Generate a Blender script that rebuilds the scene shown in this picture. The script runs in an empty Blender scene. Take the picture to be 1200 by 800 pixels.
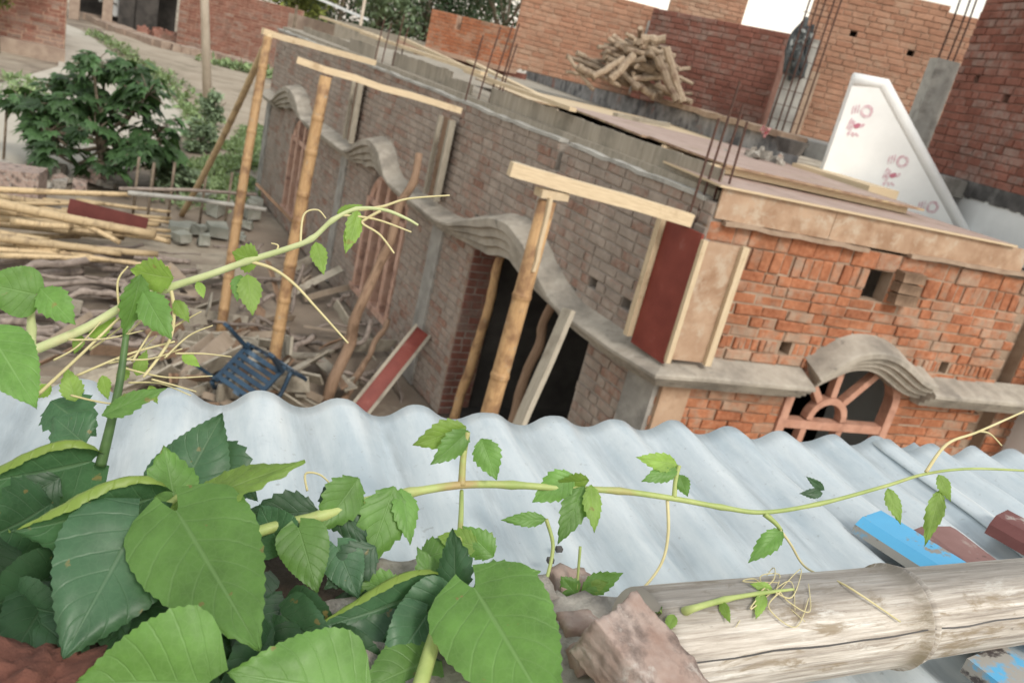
import bpy, math, random
from mathutils import Vector as V, Matrix, noise as mnoise
random.seed(7)
R = math.radians
sc = bpy.context.scene
col = sc.collection

# ------------------------------------------------------------------ camera
EYE = V((0, 0, 3.8)); FPX = 980.0
def cam_axes(yaw, pitch, roll):
    f = V((math.sin(yaw)*math.cos(pitch), math.cos(yaw)*math.cos(pitch), -math.sin(pitch)))
    r = V((math.cos(yaw), -math.sin(yaw), 0)); u = r.cross(f)
    c, s = math.cos(roll), math.sin(roll)
    return c*r+s*u, -s*r+c*u, f
CR, CU, CF = cam_axes(R(32.01), R(18.48), R(14.01))
cd = bpy.data.cameras.new('camera'); cam = bpy.data.objects.new('camera', cd); col.objects.link(cam)
m = Matrix((CR, CU, -CF)).transposed().to_4x4(); m.translation = EYE
cam.matrix_world = m
cd.sensor_width = 36; cd.lens = 36*FPX/1200; cd.clip_start = .02; cd.clip_end = 600
cd.dof.use_dof = True; cd.dof.focus_distance = .72; cd.dof.aperture_fstop = 13
sc.camera = cam

# survey helpers: where a line of sight meets a known plane of the place
def ray(x, y): return (CF*FPX + CR*(x-600) - CU*(y-400))/FPX
def at(x, y, D): return EYE + ray(x, y)*D
def atz(x, y, z): d = ray(x, y); return EYE + d*((z-EYE.z)/d.z)
def atx(x, y, X): d = ray(x, y); return EYE + d*(X/d.x)
def aty(x, y, Y): d = ray(x, y); return EYE + d*(Y/d.y)
def zover(x, y, p):
    d = ray(x, y); return EYE.z + d.z*math.hypot(p.x, p.y)/math.hypot(d.x, d.y)

# ------------------------------------------------------------------ world, sun
w = bpy.data.worlds.new("World"); sc.world = w; w.use_nodes = True
nt = w.node_tree; nt.nodes.clear()
sky = nt.nodes.new('ShaderNodeTexSky'); sky.sky_type = 'NISHITA'; sky.sun_disc = False
SUN_EL, SUN_AZ = 44, 178      # azimuth from +Y clockwise
sky.sun_elevation = R(SUN_EL); sky.sun_rotation = R(SUN_AZ)
sky.air_density = 3.0; sky.dust_density = 1.0; sky.ozone_density = 1.0
hs = nt.nodes.new('ShaderNodeHueSaturation'); hs.inputs['Saturation'].default_value = .28
bg = nt.nodes.new('ShaderNodeBackground'); bg.inputs['Strength'].default_value = .15
ou = nt.nodes.new('ShaderNodeOutputWorld')
nt.links.new(sky.outputs[0], hs.inputs['Color']); nt.links.new(hs.outputs[0], bg.inputs[0]); nt.links.new(bg.outputs[0], ou.inputs[0])
ld = bpy.data.lights.new('sun', 'SUN'); ld.energy = 1.5; ld.angle = R(14); ld.color = (1, .94, .85)
lo = bpy.data.objects.new('sun', ld); col.objects.link(lo)
sd = V((math.sin(R(SUN_AZ))*math.cos(R(SUN_EL)), math.cos(R(SUN_AZ))*math.cos(R(SUN_EL)), math.sin(R(SUN_EL))))
lo.rotation_euler = sd.to_track_quat('Z', 'Y').to_euler(); lo.location = (0, 0, 30)
vs = sc.view_settings; vs.view_transform = 'Standard'; vs.look = 'None'; vs.gamma = 1; vs.use_curve_mapping = False
vs.exposure = 0.5

# ------------------------------------------------------------------ materials
class NB:
    def __init__(s, name):
        s.m = bpy.data.materials.new(name); s.m.use_nodes = True; s.t = s.m.node_tree
        s.b = s.t.nodes['Principled BSDF']; s.o = s.t.nodes['Material Output']
    def n(s, k, **kw):
        n = s.t.nodes.new(k)
        for a, v in kw.items(): setattr(n, a, v)
        return n
    def l(s, a, b): s.t.links.new(a, b)
    def val(s, inp, v):
        if isinstance(v, (int, float)): inp.default_value = v
        elif isinstance(v, (tuple, list)): inp.default_value = tuple(v) + ((1,) if len(inp.default_value) == 4 and len(v) == 3 else ())
        else: s.l(v, inp)
    def coord(s, kind, stretch=(1, 1, 1)):
        tc = s.n('ShaderNodeTexCoord'); mp = s.n('ShaderNodeMapping'); mp.inputs['Scale'].default_value = stretch
        s.l(tc.outputs['UV' if kind == 'uv' else 'Object'], mp.inputs[0])
        if kind == 'uv':                    # each copy starts at another place in the pattern
            oi = s.n('ShaderNodeObjectInfo'); mu = s.n('ShaderNodeMath', operation='MULTIPLY'); mu.inputs[1].default_value = 37
            s.l(oi.outputs['Random'], mu.inputs[0]); cx = s.n('ShaderNodeCombineXYZ'); s.l(mu.outputs[0], cx.inputs[2])
            s.l(cx.outputs[0], mp.inputs['Location'])
        return mp.outputs[0]
    def noise(s, co, scale, detail=6, rough=.6, dist=0):
        n = s.n('ShaderNodeTexNoise'); n.inputs['Scale'].default_value = scale; n.inputs['Detail'].default_value = detail
        n.inputs['Roughness'].default_value = rough; n.inputs['Distortion'].default_value = dist
        s.l(co, n.inputs['Vector']); return n.outputs['Fac']
    def ramp(s, fac, stops):
        r = s.n('ShaderNodeValToRGB'); e = r.color_ramp.elements
        while len(e) < len(stops): e.new(.5)
        for i, (p, c) in enumerate(stops):
            e[i].position = p; e[i].color = (tuple(c)+(1,)) if not isinstance(c, (int, float)) else (c, c, c, 1)
        s.l(fac, r.inputs[0]); return r.outputs[0]
    def mix(s, f, a, b, mode='MIX'):
        x = s.n('ShaderNodeMix', data_type='RGBA', blend_type=mode)
        s.val(x.inputs[0], f); s.val(x.inputs[6], a); s.val(x.inputs[7], b); return x.outputs[2]
    def math(s, op, a, b=0, c=0):
        x = s.n('ShaderNodeMath', operation=op); s.val(x.inputs[0], a); s.val(x.inputs[1], b); s.val(x.inputs[2], c); return x.outputs[0]
    def attr(s, name):
        a = s.n('ShaderNodeAttribute'); a.attribute_name = name; return a.outputs['Fac']
    def bump(s, h, strength, dist=.01):
        b = s.n('ShaderNodeBump'); b.inputs['Strength'].default_value = strength; b.inputs['Distance'].default_value = dist
        s.l(h, b.inputs['Height']); s.l(b.outputs[0], s.b.inputs['Normal'])
    def scale(s, c, f):
        cx = s.n('ShaderNodeVectorMath', operation='SCALE'); s.val(cx.inputs[0], c); s.val(cx.inputs['Scale'], f); return cx.outputs[0]
MATS = {}
def surf(name, c1, c2, scale=6., rough=.85, coord='obj', stretch=(1, 1, 1), tint=0, rnd=0, c3=None, c3s=2., c3t=(.52, .66),
         c4=None, c4s=5., c4t=(.6, .68), bump=.35, bscale=30., bdist=.006, metal=0., spec=.35, lo=.35, hi=.65, c3stretch=None):
    k = NB(name); co = k.coord(coord, stretch); raw = k.coord(coord, c3stretch or (1, 1, 1))
    c = k.ramp(k.noise(co, scale), [(lo, c1), (hi, c2)])
    if c3 is not None: c = k.mix(k.ramp(k.noise(raw, c3s, 8, .65), [(c3t[0], 0), (c3t[1], 1)]), c, c3)
    if c4 is not None: c = k.mix(k.ramp(k.noise(raw, c4s, 8, .7, .3), [(c4t[0], 0), (c4t[1], 1)]), c, c4)
    f = None
    if tint: f = k.math('MULTIPLY_ADD', k.attr('tint'), 2*tint, 1-tint)
    if rnd:
        oi = k.n('ShaderNodeObjectInfo'); g = k.math('MULTIPLY_ADD', oi.outputs['Random'], 2*rnd, 1-rnd)
        f = g if f is None else k.math('MULTIPLY', f, g)
    if f is not None: c = k.scale(c, f)
    k.l(c, k.b.inputs['Base Color'])
    k.b.inputs['Roughness'].default_value = rough; k.b.inputs['Metallic'].default_value = metal
    k.b.inputs['Specular IOR Level'].default_value = spec
    if bump: k.bump(k.noise(co, bscale, 8, .7), bump, bdist)
    MATS[name] = k.m; return k.m

def brickmat(name, cols, smear, sthr, dirt=.25, sscale=1.2, bump=.5):
    k = NB(name); co = k.coord('obj')
    t = k.attr('tint')
    c = k.ramp(t, [(i/(len(cols)-1), x) for i, x in enumerate(cols)])
    c = k.mix(.45, c, k.ramp(k.noise(co, 26, 6, .7), [(.3, tuple(v*.5 for v in cols[0])), (.7, tuple(min(1, v*1.25) for v in cols[-1]))]))
    if smear:
        f = k.math('ADD', k.noise(co, sscale, 10, .7), k.math('MULTIPLY_ADD', k.noise(co, 14, 4, .6), .5, -.25))
        f = k.math('ADD', f, k.math('MULTIPLY_ADD', t, .24, -.12))
        sm = k.ramp(k.noise(co, 9, 6, .7), [(.3, tuple(v*.75 for v in smear)), (.7, tuple(v*1.15 for v in smear))])
        c = k.mix(k.ramp(f, [(sthr-.1, 0), (sthr+.1, .92)]), c, sm)
    d = k.ramp(k.noise(co, 3.1, 8, .65), [(.35, 1-dirt), (.65, 1)])
    c = k.mix(1, c, d, 'MULTIPLY')
    k.l(c, k.b.inputs['Base Color']); k.b.inputs['Roughness'].default_value = .92; k.b.inputs['Specular IOR Level'].default_value = .2
    k.bump(k.noise(co, 70, 8, .75), bump, .006)
    MATS[name] = k.m; return k.m

brickmat('brick_orange', [(.33, .10, .045), (.44, .15, .068), (.48, .19, .095), (.39, .13, .058), (.52, .26, .155)], (.42, .30, .22), .60, .35)
brickmat('brick_side', [(.29, .15, .105), (.36, .215, .165), (.43, .29, .235)], (.40, .335, .285), .40, .3, 1.6)
brickmat('brick_dark', [(.23, .095, .07), (.29, .125, .095), (.34, .165, .13), (.26, .105, .08)], (.30, .21, .175), .60, .3)
brickmat('brick_red', [(.24, .095, .07), (.31, .13, .095), (.37, .175, .135), (.28, .11, .08)], (.34, .24, .205), .60, .3)
brickmat('brick_tan', [(.36, .185, .12), (.42, .235, .155), (.47, .28, .19), (.39, .20, .13)], (.42, .28, .2), .60, .25)
brickmat('brick_far', [(.22, .09, .065), (.29, .13, .095), (.33, .17, .13)], (.30, .22, .18), .56, .35, .5)
surf('mortar_tan', (.27, .185, .13), (.38, .28, .205), 8, bscale=60, tint=0)
surf('mortar_grey', (.29, .25, .215), (.38, .33, .29), 8, bscale=60)
surf('mortar_red', (.17, .09, .07), (.25, .14, .11), 8, bscale=60)
surf('mortar_far', (.33, .21, .15), (.42, .28, .2), 8, bscale=60)
surf('concrete', (.27, .255, .235), (.38, .36, .33), 5, c3=(.19, .18, .165), c3s=2.2, bscale=50, bump=.3)
surf('concrete_light', (.33, .315, .29), (.46, .44, .40), 4, c3=(.24, .225, .205), c3s=3, bscale=50, bump=.25)
surf('awning_concrete', (.33, .29, .24), (.43, .385, .325), 7, c3=(.22, .195, .165), c3s=3.0, c3t=(.46, .66), c4=(.13, .115, .10), c4s=5.5, c4t=(.6, .7), bscale=45, bump=.55)
surf('plaster_white', (.78, .78, .77), (.86, .86, .85), 3, bscale=40, bump=.12, rough=.7)
surf('plaster_pale', (.46, .47, .47), (.56, .57, .57), 2, c3=(.4, .4, .4), c3s=1.5, bscale=30, bump=.15)
surf('stain_black', (.055, .052, .05), (.13, .12, .115), 6, c3=(.2, .19, .18), c3s=4, c3t=(.55, .7), bscale=40)
surf('stain_wall', (.17, .165, .165), (.34, .33, .33), 4, c3=(.085, .085, .09), c3s=2.2, c3t=(.5, .62), c4=(.27, .14, .11), c4s=1.5, c4t=(.58, .66), bscale=30)
surf('bamboo_tan', (.37, .215, .10), (.52, .335, .17), 5, .65, 'uv', (30, 2, 1), c3=(.24, .135, .07), c3s=5, c3t=(.48, .62), c4=(.34, .28, .21), c4s=9, rnd=.15, bump=.25, bscale=8, bdist=.004)
surf('bamboo_dry', (.40, .29, .165), (.55, .42, .255), 5, .65, 'uv', (30, 2, 1), c3=(.25, .18, .11), c3s=3, rnd=.22, bump=.25, bscale=8, bdist=.004)
surf('stick_grey', (.17, .135, .115), (.29, .24, .205), 6, .85, 'uv', (20, 2, 1), c3=(.11, .085, .07), c3s=4, rnd=.3, bump=.5, bscale=10, bdist=.006)
surf('wood_pale', (.52, .40, .26), (.66, .53, .36), 5, .75, 'uv', (25, 1.5, 1), c3=(.36, .25, .15), c3s=3, c3t=(.58, .7), rnd=.1, bump=.3, bscale=10)
surf('wood_grey', (.30, .265, .21), (.42, .375, .305), 5, .85, 'uv', (25, 1.5, 1), c3=(.2, .17, .135), c3s=3, rnd=.15, bump=.4, bscale=10)
surf('wood_brown', (.20, .125, .08), (.30, .2, .135), 5, .85, 'uv', (25, 1.5, 1), c3=(.13, .08, .05), c3s=3, rnd=.2, bump=.4, bscale=10)
surf('log_wood', (.23, .17, .12), (.38, .30, .22), 5, .9, 'uv', (14, 2, 1), c3=(.18, .12, .085), c3s=4, rnd=.28, bump=.6, bscale=9, bdist=.01)
surf('ply_pink', (.34, .24, .20), (.43, .32, .275), 2.5, .65, c3=(.33, .245, .18), c3s=1.6, c4=(.25, .18, .14), c4s=4, c4t=(.56, .68), bump=.08)
surf('ply_edge', (.22, .13, .085), (.36, .25, .17), 14, .85, c3=(.45, .35, .2), c3s=8, bump=.5, bscale=40)
surf('ply_beige', (.36, .23, .15), (.46, .32, .22), 5, .75, c3=(.30, .18, .11), c3s=4.5, c3t=(.46, .64), c4=(.46, .36, .27), c4s=6, c4t=(.52, .62), bump=.15)
surf('ply_red', (.17, .03, .022), (.23, .048, .034), 5, .5, c3=(.27, .12, .10), c3s=5, c3t=(.6, .75), bump=.1)
surf('maroon_board', (.085, .014, .01), (.12, .024, .018), 5, .6, bump=.1)
surf('form_grey', (.27, .235, .185), (.36, .315, .26), 6, .85, stretch=(4, 4, .6), c3=(.22, .195, .155), c3s=2.5, bump=.25, tint=.12)
surf('terracotta', (.40, .20, .135), (.52, .29, .21), 6, .7, c3=(.32, .16, .11), c3s=5, bump=.15)
surf('frame_side', (.46, .275, .20), (.58, .38, .30), 6, .7, c3=(.26, .15, .12), c3s=5, bump=.15)
surf('rebar', (.055, .028, .022), (.11, .055, .04), 40, .8, bump=.4, bscale=200, bdist=.002)
surf('dirt', (.165, .13, .10), (.27, .215, .165), .9, .95, c3=(.16, .125, .095), c3s=.5, c3t=(.5, .7), c4=(.40, .345, .27), c4s=.22, c4t=(.48, .6), bscale=12, bump=.6, bdist=.03)
surf('path_concrete', (.40, .36, .30), (.48, .435, .37), .7, .9, c3=(.33, .29, .235), c3s=.4, c3t=(.55, .7), bscale=15, bump=.2)
surf('track_dirt', (.30, .245, .185), (.38, .32, .25), .8, .95, c3=(.22, .185, .135), c3s=.5, bscale=12, bump=.4, bdist=.02)
surf('dark_inside', (.03, .027, .025), (.05, .045, .04), 3, bump=0)
surf('rubble_mat', (.20, .175, .15), (.42, .385, .34), 30, .95, c3=(.10, .085, .07), c3s=14, c4=(.30, .14, .1), c4s=9, bscale=120, bump=.8, bdist=.004)
surf('soil_dark', (.035, .025, .018), (.09, .06, .042), 20, .95, c3=(.2, .085, .055), c3s=9, c3t=(.55, .65), bscale=80, bump=.8)
surf('old_brick', (.27, .18, .145), (.40, .32, .28), 30, .9, c3=(.10, .075, .065), c3s=13, c3t=(.5, .6), c4=(.46, .41, .37), c4s=26, c4t=(.55, .65), bscale=130, bump=.6, bdist=.002)
surf('chip_brick', (.10, .04, .028), (.20, .08, .055), 40, .9, c3=(.08, .03, .022), c3s=12, bscale=110, bump=.9, bdist=.004)
surf('paint_blue', (.085, .33, .56), (.11, .40, .64), 5, .45, c3=(.24, .225, .2), c3s=22, c3t=(.60, .63), c4=(.05, .045, .045), c4s=38, c4t=(.66, .7), bump=.15, bscale=60, bdist=.001)
surf('paint_blue_edge', (.085, .33, .56), (.11, .40, .64), 5, .5, c3=(.30, .285, .26), c3s=16, c3t=(.40, .46), c4=(.06, .05, .05), c4s=30, c4t=(.56, .62), bump=.3, bscale=60, bdist=.001)
surf('paint_brown', (.17, .085, .075), (.235, .13, .118), 14, .7, c3=(.34, .28, .25), c3s=20, c3t=(.62, .72), c4=(.08, .05, .045), c4s=30, c4t=(.62, .7), bump=.2, bscale=80, bdist=.001)
surf('paint_maroon', (.10, .032, .03), (.16, .06, .055), 14, .6, c3=(.36, .33, .30), c3s=26, c3t=(.58, .66), bump=.2, bscale=80, bdist=.001)
surf('plastic_blue', (.016, .035, .062), (.028, .06, .10), 6, .45, c3=(.20, .27, .34), c3s=3.5, c3t=(.55, .75), bump=.1)
surf('cloth_dark', (.03, .035, .04), (.10, .11, .11), 20, .7, c3=(.35, .37, .36), c3s=9, c3t=(.55, .62), bump=.4)
surf('pink_paint', (.55, .32, .37), (.68, .52, .55), 30, .8, c3=(.76, .72, .72), c3s=40, c3t=(.5, .6), bump=0)
surf('pink_dark', (.45, .14, .2), (.55, .25, .3), 30, .8, bump=0)
surf('tarp', (.22, .225, .19), (.32, .32, .275), 3, .8, c3=(.38, .37, .33), c3s=2, bump=.4, bscale=9, bdist=.03)
surf('pole_concrete', (.50, .42, .34), (.60, .52, .43), 3, .85, bump=.2)
surf('trunk_bark', (.12, .09, .065), (.22, .175, .13), 12, .9, bump=.6)
surf('shed_dark', (.03, .027, .025), (.07, .062, .056), 2, .9, bump=.3)  # near-black colour, also paints the shade inside the house
surf('mud', (.26, .19, .15), (.36, .28, .22), 3, .95, bump=.6)
surf('cardboard', (.26, .205, .155), (.36, .29, .225), 6, .9, c3=(.19, .145, .105), c3s=3, bump=.2)
surf('red_cloth', (.38, .07, .08), (.6, .42, .40), 22, .8, bump=.3)
surf('metal_grey', (.42, .42, .42), (.55, .55, .55), 6, .5, metal=.3, bump=.1)

def leafmat(name, top, back, vein, var=.25, rough=.45, transl=.3, veins=True):
    k = NB(name)
    tc = k.n('ShaderNodeUVMap'); tc.uv_map = 'UVMap'; sx = k.n('ShaderNodeSeparateXYZ'); k.l(tc.outputs[0], sx.inputs[0])
    ob = k.coord('obj')
    oi = k.n('ShaderNodeObjectInfo')
    c = k.mix(k.ramp(k.noise(ob, 28, 8, .68), [(.32, 0), (.68, 1)]), tuple(v*(1-var) for v in top), tuple(v*(1+var) for v in top))
    if veins:
        au = k.math('ABSOLUTE', sx.outputs[0])
        t = k.math('FRACT', k.math('MULTIPLY', k.math('SUBTRACT', sx.outputs[1], k.math('MULTIPLY', au, .30)), 6.5))
        d = k.math('ABSOLUTE', k.math('SUBTRACT', t, .5))
        side = k.ramp(d, [(.0, 1), (.075, 0)])
        mid = k.ramp(au, [(.018, 1), (.05, 0)])
        f = k.math('MAXIMUM', k.math('MULTIPLY', side, .5), mid)
        fine = k.n('ShaderNodeTexVoronoi'); fine.feature = 'DISTANCE_TO_EDGE'; fine.inputs['Scale'].default_value = 190; k.l(ob, fine.inputs['Vector'])
        ret = k.ramp(fine.outputs['Distance'], [(.0, .22), (.10, 0)])
        c = k.mix(k.math('MAXIMUM', k.math('MULTIPLY', f, .75), k.math('MULTIPLY', ret, .9)), c, vein)
        h = k.math('SUBTRACT', k.math('MULTIPLY', k.noise(ob, 60, 4, .6), .35), f)
        k.bump(h, .4, .0014)
    if veins:
        c = k.mix(k.ramp(k.noise(ob, 85, 3, .5, .3), [(.70, 0), (.73, .75)]), c, (.22, .16, .06))
        c = k.mix(k.ramp(k.noise(ob, 9, 4, .6), [(.45, 0), (.75, .35)]), c, tuple(min(1, v*1.6+.02) for v in top))
    c = k.scale(c, k.math('MULTIPLY', k.math('MULTIPLY_ADD', oi.outputs['Random'], .4, .8), k.math('MULTIPLY_ADD', k.attr('tint'), 1.1, .45)))
    ge = k.n('ShaderNodeNewGeometry')
    cc = k.mix(ge.outputs['Backfacing'], c, back)
    k.l(cc, k.b.inputs['Base Color']); k.b.inputs['Roughness'].default_value = rough; k.b.inputs['Specular IOR Level'].default_value = .35
    tr = k.n('ShaderNodeBsdfTranslucent'); k.l(k.mix(1, cc, (1.3, 1.45, .45), 'MULTIPLY'), tr.inputs[0])
    mx = k.n('ShaderNodeMixShader'); mx.inputs[0].default_value = transl
    k.l(k.b.outputs[0], mx.inputs[1]); k.l(tr.outputs[0], mx.inputs[2]); k.l(mx.outputs[0], k.o.inputs[0])
    MATS[name] = k.m; return k.m
leafmat('leaf_dark', (.048, .112, .052), (.19, .27, .05), (.095, .165, .09), .28, .42, .2)
leafmat('leaf_bright', (.112, .225, .05), (.21, .30, .055), (.17, .29, .10), .25, .45, .27)
leafmat('leaf_young', (.19, .30, .06), (.25, .35, .07), (.27, .38, .13), .25, .5, .3)
leafmat('leaf_shade', (.032, .075, .034), (.06, .10, .03), (.055, .10, .05), .25, .45, .15)  # darker copy of the leaf, inner shade put into its colour
leafmat('papaya_leaf', (.068, .135, .05), (.06, .11, .05), (.1, .15, .08), .3, .5, .25, False)
leafmat('foliage_far', (.055, .085, .045), (.06, .09, .05), (.1, .15, .08), .4, .7, .2, False)
leafmat('foliage_bush', (.17, .225, .14), (.18, .23, .14), (.1, .15, .08), .4, .7, .2, False)
leafmat('foliage_yellow', (.15, .17, .04), (.14, .16, .05), (.1, .15, .08), .4, .7, .2, False)
leafmat('weed', (.21, .28, .14), (.22, .29, .15), (.1, .15, .08), .4, .8, .2, False)
surf('stem_green', (.26, .33, .10), (.38, .43, .16), 30, .5, c3=(.36, .27, .12), c3s=12, c3t=(.55, .7), bump=.2, bscale=300, bdist=.0006)
surf('stem_pale', (.40, .45, .21), (.52, .55, .30), 30, .55, c3=(.48, .42, .24), c3s=14, c3t=(.55, .7), bump=.2, bscale=300, bdist=.0006)
surf('stem_dark', (.05, .10, .035), (.09, .16, .05), 30, .5, bump=.1, bscale=300, bdist=.0006)
surf('tendril_tan', (.50, .43, .22), (.60, .53, .30), 30, .6, bump=0)

def weathered_bamboo():
    k = NB('bamboo_weathered'); co = k.coord('uv', (1, 1, 1)); st = k.coord('uv', (95, 4, 1)); st2 = k.coord('uv', (210, 5, 1)); st3 = k.coord('uv', (14, 3.5, 1))
    c = k.ramp(k.noise(st, 2.2, 9, .7), [(.30, (.22, .185, .155)), (.43, (.38, .33, .28)), (.54, (.53, .475, .415)), (.68, (.72, .68, .63))])
    c = k.mix(k.ramp(k.noise(st2, 2.5, 6, .7), [(.52, 0), (.72, .75)]), c, (.14, .12, .105))
    c = k.mix(k.ramp(k.noise(st3, 3.1, 10, .72, .5), [(.53, 0), (.61, .85)]), c, (.24, .185, .12))
    c = k.mix(k.ramp(k.noise(st3, 2.3, 10, .75, .3), [(.60, 0), (.67, .7)]), c, (.70, .67, .62))
    c = k.mix(k.ramp(k.noise(k.coord('uv', (90, 30, 1)), 1.7, 7, .7), [(.67, 0), (.72, .9)]), c, (.06, .05, .04))
    sx = k.n('ShaderNodeSeparateXYZ'); tc = k.n('ShaderNodeTexCoord'); k.l(tc.outputs['UV'], sx.inputs[0])
    nv_ = k.n('ShaderNodeValue'); nv_.name = 'joint'; dj = k.math('SUBTRACT', nv_.outputs[0], sx.outputs[1])
    near = k.math('MULTIPLY', k.ramp(k.math('ADD', dj, .0), [(0.0, 0), (.002, 1), (.012, .85), (.034, 0)]), k.ramp(k.noise(st3, 3.5, 9, .75, .4), [(.36, 0), (.55, .95)]))
    c = k.mix(near, c, (.17, .135, .085))
    c = k.mix(k.ramp(k.math('ABSOLUTE', k.math('ADD', dj, .0015)), [(.0, .85), (.0022, 0)]), c, (.10, .075, .05))
    top = k.attr('tint')          # weathered grey along the side that always faced the sky
    c = k.mix(k.math('MULTIPLY', top, .8), c, (.16, .15, .14))
    k.l(c, k.b.inputs['Base Color']); k.b.inputs['Roughness'].default_value = .72; k.b.inputs['Specular IOR Level'].default_value = .25
    h = k.math('ADD', k.noise(st2, 2.5, 6, .7), k.math('MULTIPLY', k.noise(st, 2.2, 9, .7), 1.2))
    k.bump(h, .5, .0015); MATS['bamboo_weathered'] = k.m
weathered_bamboo()

def sheet_mat():
    k = NB('galvanised'); co = k.coord('obj'); st = k.coord('uv', (9, 1.2, 1))
    c = k.ramp(k.noise(co, 7, 8, .65), [(.3, (.39, .455, .495)), (.7, (.55, .60, .625))])
    c = k.mix(k.ramp(k.noise(st, 3, 8, .7), [(.42, 0), (.72, .75)]), c, (.72, .74, .74))
    c = k.mix(k.ramp(k.noise(co, 55, 7, .75), [(.56, 0), (.8, .45)]), c, (.36, .41, .44))
    c = k.mix(k.ramp(k.noise(co, 17, 5, .5, .6), [(.735, 0), (.765, .75)]), c, (.24, .155, .125))
    sx = k.n('ShaderNodeSeparateXYZ'); tc = k.n('ShaderNodeTexCoord'); k.l(tc.outputs['UV'], sx.inputs[0])
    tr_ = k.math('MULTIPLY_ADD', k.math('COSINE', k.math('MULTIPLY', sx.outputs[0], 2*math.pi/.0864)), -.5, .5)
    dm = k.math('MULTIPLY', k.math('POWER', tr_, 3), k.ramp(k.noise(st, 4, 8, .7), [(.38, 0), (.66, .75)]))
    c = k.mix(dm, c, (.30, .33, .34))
    c = k.mix(k.ramp(k.noise(co, 120, 5, .7), [(.62, 0), (.72, .6)]), c, (.27, .275, .27))
    k.l(c, k.b.inputs['Base Color']); k.b.inputs['Metallic'].default_value = .25
    k.l(k.ramp(k.noise(co, 20, 6), [(.3, .38), (.7, .58)]), k.b.inputs['Roughness'])
    k.bump(k.noise(co, 28, 5, .6), .12, .004); MATS['galvanised'] = k.m
sheet_mat()

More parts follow.
